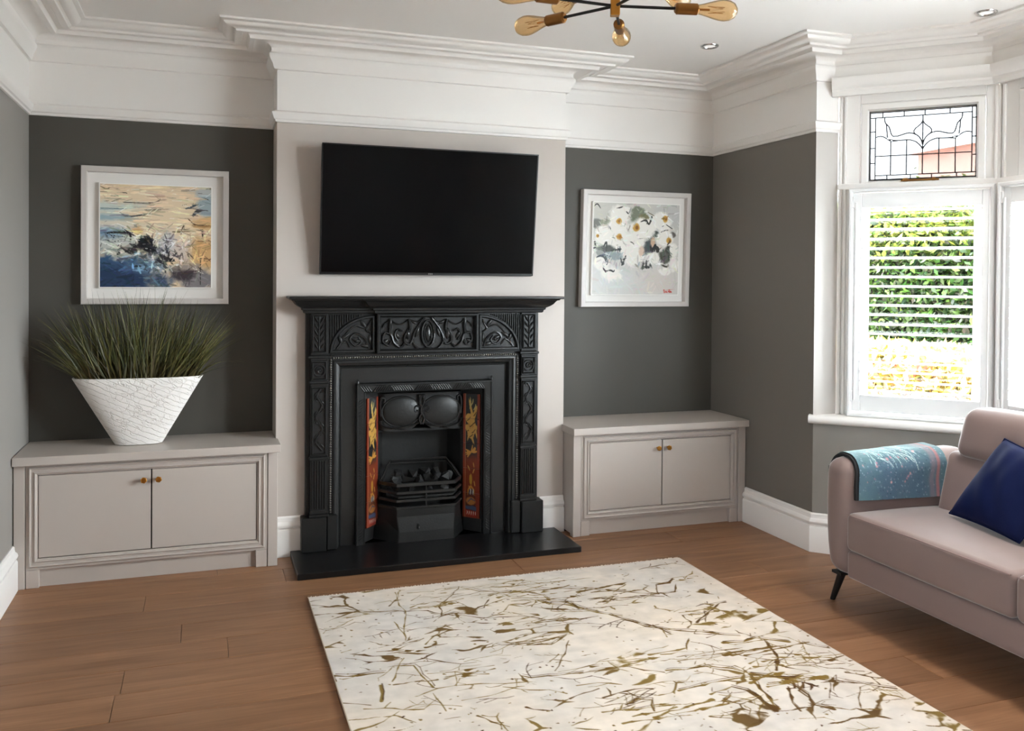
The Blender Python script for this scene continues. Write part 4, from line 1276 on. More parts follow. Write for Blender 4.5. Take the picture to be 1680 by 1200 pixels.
c1.daubs(260, 0.45, 5, .05, .20, .007, (0, 0, 1, .45), .10, .10)
c1.daubs(260, 0.59, 6, .03, .14, .008, (0, .40, .55, 1), .5, .22)
c1.daubs(260, 0.54, 7, .03, .12, .006, (.45, .42, 1, 1), 1.1, .20)
c1.daubs(160, 0.54, 8, .02, .08, .008, (.28, .52, .75, .85), 1.2, .5)
c1.daubs(120, 0.27, 9, .02, .10, .003, (0, 0, 1, .6), .4, .55)
picture('square abstract print of cream and deep blue above the grass planter', -.938, -.230, 1.300, 1.999, .030, .052, c1)

c2 = Canvas(240, 260, (206, 203, 198), 33)
c2.band(.0, .35, (190, 190, 180), .3, .7)
c2.blob(.9, .12, .3, .2, (190, 190, 188), .6, .6, .8)
c2.blob(.75, .85, .4, .2, (208, 200, 194), .6, .5, .7)
c2.blob(.25, .85, .4, .2, (206, 208, 206), .6, .5, .8)
for cx, cy, rx, ry, c in ((.50, .13, .10, .10, (120, 126, 108)), (.58, .16, .06, .05, (120, 116, 84)), (.05, .24, .08, .06, (120, 122, 116)), (.14, .22, .07, .05, (150, 154, 134)),
                          (.62, .44, .10, .12, (78, 82, 84)), (.84, .58, .10, .10, (90, 90, 80)), (.88, .50, .05, .06, (70, 72, 66)), (.72, .33, .05, .04, (66, 72, 66)), (.92, .34, .05, .04, (96, 90, 84)),
                          (.16, .50, .14, .045, (88, 92, 88)), (.22, .58, .17, .05, (146, 158, 160)), (.08, .55, .05, .04, (150, 152, 148))):
    c2.blob(cx, cy, rx, ry, c, .25, .6, 1)
for cx, cy, rx, ry, rot in ((.30, .12, .14, .13, 0), (.28, .27, .14, .11, .3), (.12, .36, .13, .12, 0), (.34, .42, .18, .12, .2), (.56, .29, .16, .13, 0), (.48, .40, .13, .08, .4), (.78, .19, .13, .12, .3),
                            (.84, .38, .12, .10, .2), (.46, .58, .15, .12, .5), (.70, .60, .09, .08, 0), (.84, .74, .08, .06, 0), (.10, .66, .10, .08, .2), (.94, .50, .06, .10, 0), (.22, .78, .13, .09, 0), (.94, .66, .05, .10, 0)):
    c2.blob(cx, cy, rx, ry, (232, 229, 222), .25, .55, .97, rot)
c2.blob(.56, .53, .04, .07, (214, 190, 172), .4, .5, .9); c2.blob(.69, .42, .03, .07, (200, 168, 140), .4, .5, .9)
for cx, cy, r in ((.29, .20, .032), (.30, .37, .036), (.49, .265, .044), (.83, .16, .038), (.88, .40, .036), (.05, .365, .022)):
    c2.blob(cx, cy, r, r * 1.1, (196, 152, 72), .3, .6); c2.blob(cx + .008, cy, r * .5, r * .6, (140, 92, 34), .4, .7, .8)
for p, wd, c in (([(.0, .05), (.04, .02), (.08, .07)], .006, (50, 52, 50)), ([(.26, .06), (.30, .05), (.33, .04)], .007, (60, 60, 56)), ([(.37, .09), (.40, .12)], .006, (50, 50, 48)),
                 ([(.54, .20), (.60, .18), (.64, .22), (.67, .14), (.66, .20)], .010, (52, 54, 50)), ([(.62, .09), (.70, .13)], .005, (110, 100, 70)), ([(.84, .22), (.92, .27)], .005, (60, 60, 58)),
                 ([(.40, .30), (.42, .24)], .004, (120, 112, 96)), ([(.20, .30), (.18, .25)], .005, (90, 92, 86)), ([(.42, .42), (.45, .43), (.47, .45)], .005, (70, 70, 66)),
                 ([(.02, .42), (.03, .48), (.01, .50)], .010, (58, 60, 58)), ([(.20, .52), (.28, .51), (.33, .50)], .008, (60, 64, 62)), ([(.04, .60), (.10, .58), (.15, .62), (.14, .66)], .010, (84, 90, 88)),
                 ([(.14, .58), (.17, .64), (.16, .68)], .010, (90, 98, 96)), ([(.32, .60), (.34, .66), (.36, .62), (.38, .57)], .010, (70, 74, 74)), ([(.36, .66), (.33, .68)], .010, (70, 74, 74)),
                 ([(.12, .72), (.16, .745), (.20, .735), (.24, .75), (.25, .73)], .008, (50, 52, 52)), ([(.58, .63), (.58, .72)], .008, (54, 56, 54)), ([(.62, .62), (.62, .70), (.66, .69), (.66, .67)], .012, (50, 52, 50)),
                 ([(.66, .46), (.68, .52), (.72, .45), (.71, .52)], .012, (44, 46, 46)), ([(.74, .47), (.75, .53)], .020, (50, 50, 46)), ([(.78, .66), (.86, .69), (.88, .66)], .010, (70, 68, 60)),
                 ([(.54, .64), (.52, .70)], .008, (160, 168, 176)), ([(.78, .31), (.82, .29), (.87, .28)], .006, (80, 80, 74)), ([(.12, .49), (.15, .43), (.16, .50)], .008, (70, 74, 72)), ([(.86, .45), (.90, .40)], .008, (70, 60, 46))):
    c2.stroke(curve(p, 5), wd, c)
for p in ([(.835, .95), (.84, .975)], [(.855, .968), (.872, .972)], [(.895, .948), (.9, .95)], [(.89, .965), (.905, .972)], [(.912, .965), (.922, .972)]):
    c2.stroke(p, .008, (186, 60, 50), .95, False)
c2.daubs(260, .8, 15, .02, .09, .007, (0, 0, 1, .75), 1.0, .10)
c2.daubs(160, .6, 16, .04, .14, .010, (0, .6, 1, 1), 1.3, .035, .5)
c2.daubs(90, .8, 17, .02, .07, .005, (0, .05, 1, .7), 1.2, .5, .6)
picture('square print of white flowers with ochre centres above the right cabinet', 1.800, 2.540, 1.279, 1.991, .030, .040, c2, .018)

# ------------------------------------------------------------------ alcove cabinets
def cabinet(label, x0, x1, tl, tr):
    """x0..x1 between the stiles; tl / tr: how far the worktop runs past on each side"""
    t = thing('alcove_cabinet', label, 'cabinet', ((x0 + x1) / 2, .05, 0))
    F, Bk = -.146, ALC - .002
    CB = M['cab']
    MB().box(x0 + .003, x1 - .003, F + .032, Bk, .012, .572).build('carcass', CB, t)
    tp = MB().prism([(x0 - tl, -.185), (x1 + tr, -.185), (x1 + tr, -.004), (x1, -.004), (x1, Bk), (x0, Bk), (x0, -.004), (x0 - tl, -.004)], .574, .614, PLAN)
    tp.build('worktop', CB, t, bev=.004, seg=2)
    for a, b in ((x0, x0 + .047), (x1 - .047, x1)):
        MB().box(a, b, F - .001, F + .040, 0, .574).build('stile', CB, t, bev=.002)
    ax0, ax1 = x0 + .050, x1 - .050
    for a, b in ((ax0, ax0 + .054), (ax1 - .054, ax1)):
        MB().box(a, b, F + .003, F + .040, 0, .084).build('foot', CB, t, bev=.002)
    MB().box(ax0 + .05, ax1 - .05, F + .026, F + .040, 0, .086).build('plinth', CB, t)
    f = lambda a, b, h: (a, F - h, b)
    MB().sweep([(ax0, .086), (ax0, .572), (ax1, .572), (ax1, .086)],
               [(0, -.03), (0, -.003), (.012, -.003), (.013, .004), (.017, .008), (.021, .006), (.023, .001), (.034, .000), (.035, .005), (.039, .008), (.042, .006), (.046, -.003), (.050, -.004), (.050, -.02)],
               f, closed=True).build('face_frame', CB, t)
    dx0, dx1, z0, z1 = ax0 + .0515, ax1 - .0515, .1385, .5205
    mid = (dx0 + dx1) / 2
    MB().box(dx0 - .004, dx1 + .004, F + .018, F + .024, z0 - .004, z1 + .004).build('door_shadow_gap', M['dark_gap'], t)
    for s, a, b in ((-1, dx0 + .0015, mid - .0032), (1, mid + .0032, dx1 - .0015)):
        d = MB().box(a, b, F + .002, F + .018, z0 + .0015, z1 - .0015).build('door', CB, t, bev=.0015)
        kx = mid + s * .033
        kb = MB().lathe([(.006, 0), (.006, .012), (.009, .018), (.0155, .024), (.0155, .029), (.013, .031), (0, .031)], (kx, F + .003, .474), (0, -1, 0), 6)
        tag(kb.build('knob', M['gold'], d, bev=.001), 'faceted brass knob')
    return t


cabinet('low taupe two-door cabinet in the left alcove under the planter', XL + .004, -.001, 0.0, .012)
cabinet('low taupe two-door cabinet in the right alcove under the flower print', BW + .002, XR - .004, .014, 0.0)

# ------------------------------------------------------------------ planter of grass
PX, PY = -.655, .050
pl = thing('grass_planter', 'white scored flared planter of tall green grass on the left cabinet', 'planter', (PX, PY, .614))
def se(t, a, b, e=.75):
    c, s = math.cos(t), math.sin(t)
    return (a * math.copysign(abs(c) ** e, c), b * math.copysign(abs(s) ** e, s))
mb = MB(); nt_ = 64; rows = []
lv = [(.000, 0, 0), (.0, .02, 1)]
prf = [(.0, .100, .050), (.003, .108, .056)] + [(.003 + .327 * i / 10, .110 + .190 * i / 10, .058 + .052 * i / 10) for i in range(0, 11)] + [(.333, .299, .109), (.333, .292, .102), (.30, .270, .092), (.28, .255, .086)]
for z, a, b_ in prf:
    rows.append([(PX + q[0], PY + q[1], .6145 + z) for q in (se(2 * math.pi * i / nt_, a, b_) for i in range(nt_))])
vs = [p for r in rows for p in r]; fs = []
for r in range(len(rows) - 1):
    for i in range(nt_):
        j = (i + 1) % nt_; fs.append((r * nt_ + i, r * nt_ + j, (r + 1) * nt_ + j, (r + 1) * nt_ + i))
fs.append(tuple(range(nt_))[::-1])
mb.add(vs, fs).build('planter_bowl', M['planter'], pl, smooth=40)
mb = MB(); mb.add([(PX + q[0], PY + q[1], .6145 + .315) for q in (se(2 * math.pi * i / nt_, .277, .094) for i in range(nt_))], [tuple(range(nt_))])
mb.build('soil', M['soil'], pl)
mb = MB(); cols = []
gr = np.random.default_rng(9)
PALT = np.array([(70, 76, 34), (88, 92, 42), (50, 54, 26), (104, 100, 50), (92, 74, 42), (38, 44, 24), (134, 130, 76)], float)
for i in range(900):
    s = gr.uniform(-1, 1); d = gr.uniform(-1, 1)
    bx, by = PX + s * .262, PY + d * .075 * math.sqrt(max(0, 1 - s * s * .6))
    L = (.33 + .11 * (1 - s * s)) * (gr.uniform(.40, 1.0) if gr.random() < .6 else gr.uniform(.75, 1.05)) * (1 + .10 * math.sin(s * 9 + 1))
    if gr.random() < .06: L *= 1.12
    lean = s * .60 + gr.normal(0, .20); ly = d * .22 + gr.normal(0, .12)
    if by + ly * L > .19: ly = (.19 - by) / L
    bend = gr.normal(.05, .14) * (1 if lean > 0 else -1) + lean * .28
    wd = gr.uniform(.0015, .0034)
    if abs(s) > .93 and gr.random() < .25: bend = math.copysign(1.1, s)
    base = PALT[gr.integers(0, len(PALT))]; tipc = PALT[gr.integers(0, len(PALT))]
    K = 6
    side = Vector((math.cos(gr.uniform(0, 3.14)), math.sin(gr.uniform(0, 3.14)) * .6, 0)).normalized()
    o0 = len(mb.v); prev = Vector((bx, by, .925)); ang = lean
    for q in range(K + 1):
        t = q / K
        w_ = wd * (1 - t ** 1.6) + .0002
        mb.v += [tuple(prev - side * w_), tuple(prev + side * w_)]
        c = base * (1 - t) + tipc * t
        if t < .25: c = c * .7 + np.array((96, 66, 44)) * .3
        cols += [c, c]
        ang = lean + bend * (t + .15) ** 1.5
        prev = prev + Vector((math.sin(ang) * L / K, ly * L / K, math.cos(ang) * L / K))
        prev.y = min(prev.y, .225)
    for q in range(K):
        a = o0 + 2 * q; mb.f.append((a, a + 1, a + 3, a + 2)); mb.m.append(0)
g_ = mb.build('grass_blades', M['grass'], pl, fix=False, smooth=180, col=lin(np.clip(np.array(cols), 0, 255)))
tag(g_, kind='stuff')

# ------------------------------------------------------------------ rug
VEINS = [(5,[99,-778,224,-854,328,-936,442,-961,563,-995,610,-1050,686,-1086,756,-1143,869,-1169,956,-1197,1007,-1248,1072,-1284,1161,-1286,1237,-1277]),(4,[263,-926,345,-934,443,-956]),(4,[476,-734,460,-894,465,-1015,430,-1137,406,-1275]),(4,[402,-1074,406,-1151,416,-1217]),(5,[773,-748,693,-869,621,-971,607,-1061]),(6,[604,-1071,660,-1055,721,-1086,815,-1009,849,-958]),(7,[778,-764,849,-841,930,-880,1035,-906,1104,-976,1107,-1041]),(6,[868,-900,964,-891,1092,-906,1222,-921,1326,-954,1465,-1039]),(9,[1048,-1022,1106,-1091,1175,-1126,1228,-1215,1279,-1267,1333,-1308]),(7,[1098,-1038,1172,-1087,1222,-1189,1256,-1236]),(5,[472,-1336,520,-1271,593,-1179,615,-1219]),(6,[785,-1438,848,-1468,938,-1488,1034,-1418]),(4,[1019,-1474,955,-1588,865,-1710]),(9,[97,-1501,174,-1526,273,-1528]),(5,[285,-1611,327,-1509,366,-1433]),(6,[314,-1487,386,-1507,394,-1598,412,-1700]),(5,[429,-1453,504,-1514,555,-1548,615,-1550]),(5,[345,-1747,423,-1712,487,-1710,577,-1723,662,-1751,753,-1765]),(4,[418,-1589,517,-1605,627,-1658]),(6,[736,-1710,764,-1736,823,-1739,954,-1756]),(12,[240,-1628,235,-1689,221,-1744]),(5,[893,-1843,975,-1845,1048,-1885]),(5,[931,-701,1086,-765,1142,-826]),(5,[97,-1717,182,-1760]),(4,[401,-1743,409,-1820,411,-1877]),(6,[1414,-1017,1497,-1058,1582,-1113,1693,-1121,1745,-1038]),(9,[1291,-1276,1331,-1348,1377,-1443,1430,-1483,1491,-1525,1565,-1560,1635,-1615,1692,-1644]),(9,[1315,-1343,1376,-1409,1425,-1492,1436,-1540]),(4,[1473,-1636,1528,-1695,1572,-1769,1630,-1845,1692,-1885,1723,-1941,1804,-1976,1940,-2066]),(11,[1590,-1685,1672,-1701,1742,-1682,1784,-1717,1842,-1756]),(9,[1757,-1729,1733,-1802,1710,-1872,1639,-1958]),(22,[1534,-1959,1585,-1985,1626,-2024,1705,-2024]),(9,[1626,-2024,1628,-2091,1629,-2156,1601,-2224,1641,-2267]),(10,[1519,-1980,1495,-2064,1484,-2140,1466,-2209]),(16,[1409,-2020,1446,-2064,1446,-2158,1451,-2219]),(8,[1255,-1833,1330,-1849,1415,-1849,1492,-1892,1534,-1959]),(7,[1216,-1989,1286,-1979,1358,-1970,1459,-1969,1524,-1973]),(6,[1699,-2031,1769,-2088,1870,-2146,1908,-2183,1952,-2214]),(8,[994,-2024,1053,-1998,1096,-2020,1065,-2092]),(8,[1335,-2121,1323,-2102,1374,-2073]),(8,[1600,-1470,1716,-1377,1811,-1306,1844,-1304]),(7,[1590,-2095,1538,-2188,1528,-2244]),(6,[1686,-2060,1615,-2120,1616,-2183,1567,-2257]),(10,[1658,-1010,1727,-1003,1774,-959]),(6,[1418,-1699,1475,-1616]),(5,[1100,-1746,1177,-1807,1239,-1845]),(7,[1889,-1782,1916,-1821,1957,-1855]),(5,[1583,-1382,1581,-1453,1535,-1506])]
RX0, RX1, RY1, RYm, RY0 = .095, 1.968, -.680, -2.640, -3.500
rug = thing('area_rug', 'cream rug with gold cracked vein pattern on the oak floor', 'rug', ((RX0 + RX1) / 2, -2.0, 0))
RW, RH = 640, 660
base = np.array((218, 208, 197), float)
n1 = vnoise(RH, RW, (5, 7), 51); n2 = vnoise(RH, RW, (40, 40), 52); n3 = vnoise(RH, RW, (60, 6), 53)
cva = base * (.93 + .12 * n2[..., None]) + (n1[..., None] - .5) * np.array((-22, -12, 2)) + (n3[..., None] - .5) * 14
sx = (RX1 - RX0) / RW; sy = (RY1 - RYm) / RH
def vein(pts, wd, col, alpha=1.0, rag=.35):
    global cva
    for i in range(len(pts) - 1):
        (xa, ya), (xb, yb) = pts[i], pts[i + 1]
        wa = wd * (.3 + 1.3 * abs(math.sin(i * 1.7 + xa * 9)) ** 2); wb = wd * (.3 + 1.3 * abs(math.sin((i + 1) * 1.7 + xb * 9)) ** 2)
        pad = max(wa, wb) * 2 + .004
        i0 = int((min(xa, xb) - pad - RX0) / sx); i1 = int((max(xa, xb) + pad - RX0) / sx) + 2
        j0 = int((RY1 - max(ya, yb) - pad) / sy); j1 = int((RY1 - min(ya, yb) + pad) / sy) + 2
        i0, j0, i1, j1 = max(i0, 0), max(j0, 0), min(i1, RW), min(j1, RH)
        if i1 <= i0 or j1 <= j0: continue
        X = RX0 + (np.arange(i0, i1) + .5) * sx; Y = RY1 - (np.arange(j0, j1) + .5) * sy
        px, py = X[None] - xa, Y[:, None] - ya
        dx, dy = xb - xa, yb - ya; L = max(1e-9, dx * dx + dy * dy)
        kk = np.clip((px * dx + py * dy) / L, 0, 1)
        d = np.hypot(px - kk * dx, py - kk * dy)
        w_ = (wa + (wb - wa) * kk) * (1 + rag * 2 * (n2[j0:j1, i0:i1] - .5) * 2)
        m = (alpha * np.clip((w_ - d) / .0030 + .5, 0, 1))[..., None]
        cva[j0:j1, i0:i1] = cva[j0:j1, i0:i1] * (1 - m) + np.array(col, float) * m
rr = random.Random(77)
GOLD = [(124, 99, 46), (108, 82, 36), (96, 70, 34), (132, 108, 58), (76, 50, 26)]
def jag(pts, amp):
    out = [pts[0]]
    for a, b in zip(pts, pts[1:]):
        n = max(1, int(math.dist(a, b) / .035))
        for i in range(1, n + 1):
            t = i / n; j = amp if i < n else 0
            out.append((a[0] + (b[0] - a[0]) * t + rr.gauss(0, j), a[1] + (b[1] - a[1]) * t + rr.gauss(0, j)))
    return out
def twig(x, y, ang, L, wd, depth, col):
    pts = [(x, y)]; n = max(2, int(L / .03))
    for i in range(n):
        ang += rr.gauss(0, .22)
        x += math.cos(ang) * L / n; y += math.sin(ang) * L / n * .8
        pts.append((x, y))
        if depth and rr.random() < .45:
            twig(x, y, ang + rr.choice((-1, 1)) * rr.uniform(.5, 1.3), L * rr.uniform(.2, .5), wd * .7, depth - 1, col)
    vein(pts, wd, col)
for wdt, fl in VEINS:
    pts = [(fl[i] / 1000, fl[i + 1] / 1000) for i in range(0, len(fl), 2)]
    col = rr.choice(GOLD[:4]); wd = wdt * .00050
    vein(jag(pts, .004), wd, col)
    if wdt >= 6: vein(jag([(a + .008, b + .012) for a, b in pts], .008), wd * .45, GOLD[4], .8)
    for p in pts[:-1]:
        if rr.random() < .55: twig(p[0], p[1], rr.choice((0, math.pi)) + rr.gauss(0, .9), rr.uniform(.05, .18), max(.0012, wd * .45), 1, rr.choice(GOLD))
for i in range(60):
    twig(rr.uniform(RX0, RX1), rr.uniform(RYm - .0, RY1), rr.choice((0, math.pi)) + rr.gauss(0, .5), rr.uniform(.03, .18), rr.uniform(.0009, .0020), 1, rr.choice(GOLD))
def smear(x, y, L, wd, col):
    for q in range(rr.randint(4, 7)):
        yy = y + rr.gauss(0, wd * 3.2); xa = x + rr.gauss(0, L * .3)
        vein(jag([(xa, yy), (xa + L * rr.uniform(.3, 1), yy + rr.gauss(0, .03))], .004), wd * rr.uniform(.12, .6), col, .9, .7)
        if rr.random() < .5:
            xb = xa + L * rr.uniform(.1, .7)
            for u_ in range(9):
                vein([(xb + u_ * .004, yy - .001), (xb + u_ * .004 + .003, yy)], wd * .9 * (1 - u_ / 9), col, .9, .6)
# fine crackle network, broken up and stretched along the rug's width
VG = np.random.default_rng(31)
gx = np.linspace(0, 1, RW)[None] * (RX1 - RX0) + np.zeros((RH, 1)); gy = np.linspace(0, 1, RH)[:, None] * (RY1 - RYm) + np.zeros((1, RW))
w1 = vnoise(RH, RW, (9, 9), 61) - .5; w2 = vnoise(RH, RW, (9, 9), 62) - .5; mk = vnoise(RH, RW, (11, 7), 63); wk = vnoise(RH, RW, (26, 26), 64)
qx = (gx + .16 * w1) / 1.9; qy = gy + .10 * w2
PS = np.stack([VG.uniform(-.05, 1.05, 300), VG.uniform(-.05, 2.05, 300)], 1)
d1 = np.full((RH, RW), 9.0); d2 = np.full((RH, RW), 9.0)
for (ax_, ay_) in PS:
    dd = np.hypot(qx - ax_, qy - ay_)
    d2 = np.minimum(d2, np.maximum(d1, dd)); d1 = np.minimum(d1, dd)
edge = d2 - d1
wln = .0046 * np.clip((mk - .43) / .14, 0, 1) * np.clip((wk - .36) / .2, 0, 1.5) ** 1.5
m = (np.clip((wln - edge) / .0036 + .35, 0, 1) * (wln > .0008))[..., None]
gcol = np.array(GOLD[0]) + (np.array(GOLD[4]) - np.array(GOLD[0])) * np.clip((n1[..., None] - .35) * 2.2, 0, 1)
cva = cva * (1 - m * .92) + gcol * m * .92
for x, y, L, wd in ((.75, -.78, .35, .006), (1.05, -.80, .4, .005), (.95, -.93, .30, .008), (1.15, -.98, .35, .010), (.55, -.95, .2, .005), (1.35, -1.12, .25, .006), (1.6, -1.35, .2, .007),
                    (.30, -1.38, .22, .008), (1.0, -1.25, .2, .005), (.75, -1.45, .35, .005), (1.45, -1.78, .35, .010), (1.2, -1.70, .3, .007), (1.62, -1.88, .25, .008), (1.5, -2.0, .25, .012), (1.75, -1.95, .2, .006),
                    (.9, -1.75, .25, .005), (.45, -1.62, .2, .006), (1.1, -2.1, .3, .007), (1.8, -.95, .12, .006), (.2, -.95, .15, .004)):
    smear(x, y, L, wd, rr.choice(GOLD[:4]))
for i in range(40):
    twig(rr.uniform(RX0, RX1), rr.uniform(-2.6, -1.75), rr.choice((0, math.pi)) + rr.gauss(0, .6), rr.uniform(.06, .22), rr.uniform(.0012, .0032), 1, rr.choice(GOLD[:4]))
for i in range(420):
    x, y = rr.uniform(RX0, RX1), rr.uniform(RYm, RY1)
    vein([(x, y), (x + rr.uniform(-.008, .008), y + rr.uniform(-.006, .006))], rr.uniform(.0012, .0035), rr.choice(GOLD))
xs = np.linspace(RX0, RX1, RW); ys = np.concatenate([np.linspace(RY1, RYm, RH), np.linspace(RYm, RY0, 9)[1:]])
colr = np.concatenate([cva, np.repeat(cva[-1:], 8, 0) * 0 + base])
mb = MB()
X, Y = np.meshgrid(xs, ys)
zz = np.full(X.shape, .0115)
mb.v = np.stack([X, Y, zz], -1).reshape(-1, 3)
hh = len(ys)
ii = (np.arange(hh - 1)[:, None] * RW + np.arange(RW - 1)[None]).ravel()
mb.f = np.stack([ii, ii + RW, ii + RW + 1, ii + 1], 1).tolist(); mb.m = [0] * len(mb.f)
mb.build('pile', M['rug'], rug, fix=False, col=lin(np.clip(colr, 0, 255)).reshape(-1, 3))
k = MB()
for (a, b, c, d) in ((RX0 - .002, RX0 + .004, RY0, RY1), (RX1 - .004, RX1 + .002, RY0, RY1), (RX0, RX1, RY1 - .004, RY1 + .002), (RX0, RX1, RY0 - .002, RY0 + .004)):
    k.box(a, b, c, d, .0006, .0113)
k.build('binding', M['rug_edge'], rug)
k = MB()
x = RX0
while x < RX1:
    L = rr.uniform(.006, .024); dx = rr.uniform(-.008, .008)
    k.tube([(x, RY1, .008), (x + dx * .5, RY1 + L * .6, .010), (x + dx, RY1 + L, .003)], rr.uniform(.0012, .0024), 4)
    x += rr.uniform(.004, .009)
tag(k.build('fringe', M['fringe'], rug), kind='stuff')

# ------------------------------------------------------------------ sofa (back to the bay, front faces the left wall)
sofa = thing('sofa', 'mauve velvet two-seat sofa on slim black legs in front of the bay', 'sofa', (2.62, -2.40, 0))
SV = M['sofa']
SX0, SX1, SYA, SYB = 2.295, 3.00, -1.385, -3.385
SYM = (SYA + SYB) / 2
def armfn(sgn):
    def g(p):
        y_out = SYA if sgn > 0 else SYB
        e = (p.x - SX0) / .68
        tz = (p.z - .145) / .51
        # inner side swells towards the back, outer face bows out a little at mid height and tucks in below
        inner = abs(p.y - y_out) / .145
        y = p.y - sgn * (.065 * e * inner) - sgn * (.020 * (1 - min(1, tz * 2.6)) ** 2 * (1 - inner)) + sgn * .008 * math.sin(math.pi * min(1, max(0, tz))) * (1 - inner)
        z = p.z + .028 * e * max(0, tz)
        x = p.x + (.010 * (1 - tz) ** 2 if e < .3 else 0)
        return (x, y, z)
    return g
for sgn, y0, y1, ti in ((1, SYA - .145, SYA, 'left'), (-1, SYB, SYB + .145, 'right')):
    MB().rbox(SX0, SX0 + .69, y0, y1, .145, .655, .062, 5, (.004, 0, .004), armfn(sgn)).build('armrest', SV, sofa, smooth=60)
MB().rbox(SX0 + .010, SX1 - .03, SYB + .148, SYA - .148, .148, .268, .018, 3).build('base', SV, sofa, smooth=60)
for k_, (a, b) in enumerate(((SYM + .002, SYA - .152), (SYB + .152, SYM - .002))):
    cu = MB().rbox(SX0 - .004, SX0 + .560, a, b, .270, .437, .030, 5, (.010, .003, .016)).build('seat_cushion', SV, sofa, smooth=60)
    z = .427
    pts = [(SX0 + .002, a + .012, z), (SX0 - .004, a + .05, z + .002), (SX0 - .005, (a + b) / 2, z + .005), (SX0 - .004, b - .05, z + .002), (SX0 + .002, b - .012, z)]
    MB().tube(pts, .0032, 6).build('piping', M['sofa_seam'], cu, smooth=60)
    def bk(p, a=a, b=b):
        return (p.x + (p.z - .43) * .24, p.y, p.z)
    MB().rbox(2.735, 2.95, a - .000, b - .055 if k_ == 0 else b, .40, .690, .030, 4, (.012, 0, 0), bk).build('backrest', SV, sofa, smooth=60)
    a2, b2 = (a + .004, b - .105) if k_ == 0 else (a + .105, b - .004)
    def hdfn(p):
        return (p.x + (p.z - .67) * .18, p.y - (.025 * max(0, (p.z - .67) / .22) * (1 if p.y > (a2 + b2) / 2 else -1)), p.z)
    MB().rbox(2.765, 2.925, a2, b2, .676, .893, .052, 5, (.012, .004, .006), hdfn).build('headrest', SV, sofa, smooth=60)
MB().rbox(2.80, 2.985, SYB + .10, SYA - .10, .15, .66, .05, 3, (0, 0, 0), lambda p: (p.x + (p.z - .4) * .10, p.y, p.z)).build('back_frame', SV, sofa, smooth=60)
for (bx, by, fx_, fy) in ((2.352, -1.455, 2.350, -1.392), (2.352, -3.315, 2.350, -3.378), (2.93, -1.455, 2.935, -1.392), (2.93, -3.315, 2.935, -3.378)):
    k = MB().tube([(bx, by, .150), ((bx + fx_) / 2, (by + fy) / 2, .075), (fx_, fy, .0005)], [.019, .0155, .0115], 12)
    k.box(bx - .035, bx + .035, by - .03, by + .03, .138, .150)
    tag(k.build('leg', M['black_leg'], sofa, smooth=50), 'slim splayed black leg')

# ------------------------------------------------------------------ throw over the near arm
th = thing('throw_blanket', 'teal patterned throw with coral stripe draped over the sofa arm', 'throw blanket', (2.57, SYA - .09, .64))
def arm_profile(off, x):
    e = (x - SX0) / .68
    yo, yi, zt = SYA + off + .004, SYA - .145 - .065 * e - off, .655 + .028 * e + off
    r = .066 + off
    pts = [(yo + .004, .575), (yo + .006, .605)]
    for i in range(9):
        t = math.pi * i / 16
        pts.append((yo - r + r * math.cos(t), zt - r + r * math.sin(t)))
    for i in range(1, 9):
        t = math.pi / 2 + math.pi * i / 16
        pts.append((yi + r + r * math.cos(t), zt - r + r * math.sin(t)))
    pts += [(yi - .001, .56), (yi - .003, .525), (yi - .005, .487)]
    return pts
def resample(pts, n):
    P = np.array(pts); d = np.r_[0, np.cumsum(np.hypot(*np.diff(P, axis=0).T))]
    t = np.linspace(0, d[-1], n)
    return np.stack([np.interp(t, d, P[:, 0]), np.interp(t, d, P[:, 1])], 1)
TX0, TX1, TN, TM = 2.355, 2.800, 150, 130
cv = Canvas(TN, TM, (76, 106, 112), 61)
cv.blob(.35, .35, .6, .25, (116, 150, 152), .7, .6, .9)
cv.blob(.5, .85, .7, .3, (66, 92, 112), .6, .6, .9)
cv.blob(.15, .25, .25, .2, (130, 166, 166), .6, .6, .8)
tr = np.random.default_rng(8)
for i in range(80):
    x, y = tr.uniform(.12, .62), tr.uniform(.28, .62); L = tr.uniform(.08, .24); a = .9 + tr.normal(0, .25)
    cv.stroke([(x, y), (x + L * .5 * math.cos(a) + .02, y + L * .4 * math.sin(a)), (x + L * math.cos(a), y + L * math.sin(a))], .0038, [(150, 182, 184), (50, 80, 96), (186, 204, 200)][i % 3], .85)
for i in range(26):
    cv.blob(tr.uniform(.02, .75), tr.uniform(.35, .95), .014, .016, [(176, 124, 130), (170, 110, 128), (206, 150, 150)][i % 3], .5, 1.1, .6)
for i in range(300):
    cv.blob(tr.uniform(0, 1), tr.uniform(.45, 1), .008, .008, [(150, 170, 180), (46, 66, 84), (132, 126, 146)][i % 3], .5, .6, .5)
cv.band(-1, 2, (164, 98, 98), .02, .8, .875, .915, .02)
cv.band(-1, 2, (160, 110, 118), .03, .4, .80, .86, .05)
def wav(x, t):   # small unevenness of the cloth
    return .0016 * math.sin(x * 31 + t * 7) + .001 * math.sin(x * 57 + t * 15)
vt = []
for j in range(TM):
    row = []
    for i in range(TN):
        x = TX0 + (TX1 - TX0) * i / (TN - 1); row.append(x)
    vt.append(row)
top = {}
for i in range(TN):
    x = TX0 + (TX1 - TX0) * i / (TN - 1)
    top[i] = resample(arm_profile(.021, x), TM)
mb = MB()
for j in range(TM):
    for i in range(TN):
        y, z = top[i][j]; x = vt[j][i] + .010 * math.sin(j / TM * 5)
        s_ = 1 if j > TM * .55 else .4
        mb.v.append((x, y - wav(x, j / TM) * s_, z + wav(x, j / TM) * (.5 if TM * .3 < j < TM * .7 else 0)))
mb.f = [(j * TN + i, j * TN + i + 1, (j + 1) * TN + i + 1, (j + 1) * TN + i) for j in range(TM - 1) for i in range(TN - 1)]
mb.m = [0] * len(mb.f)
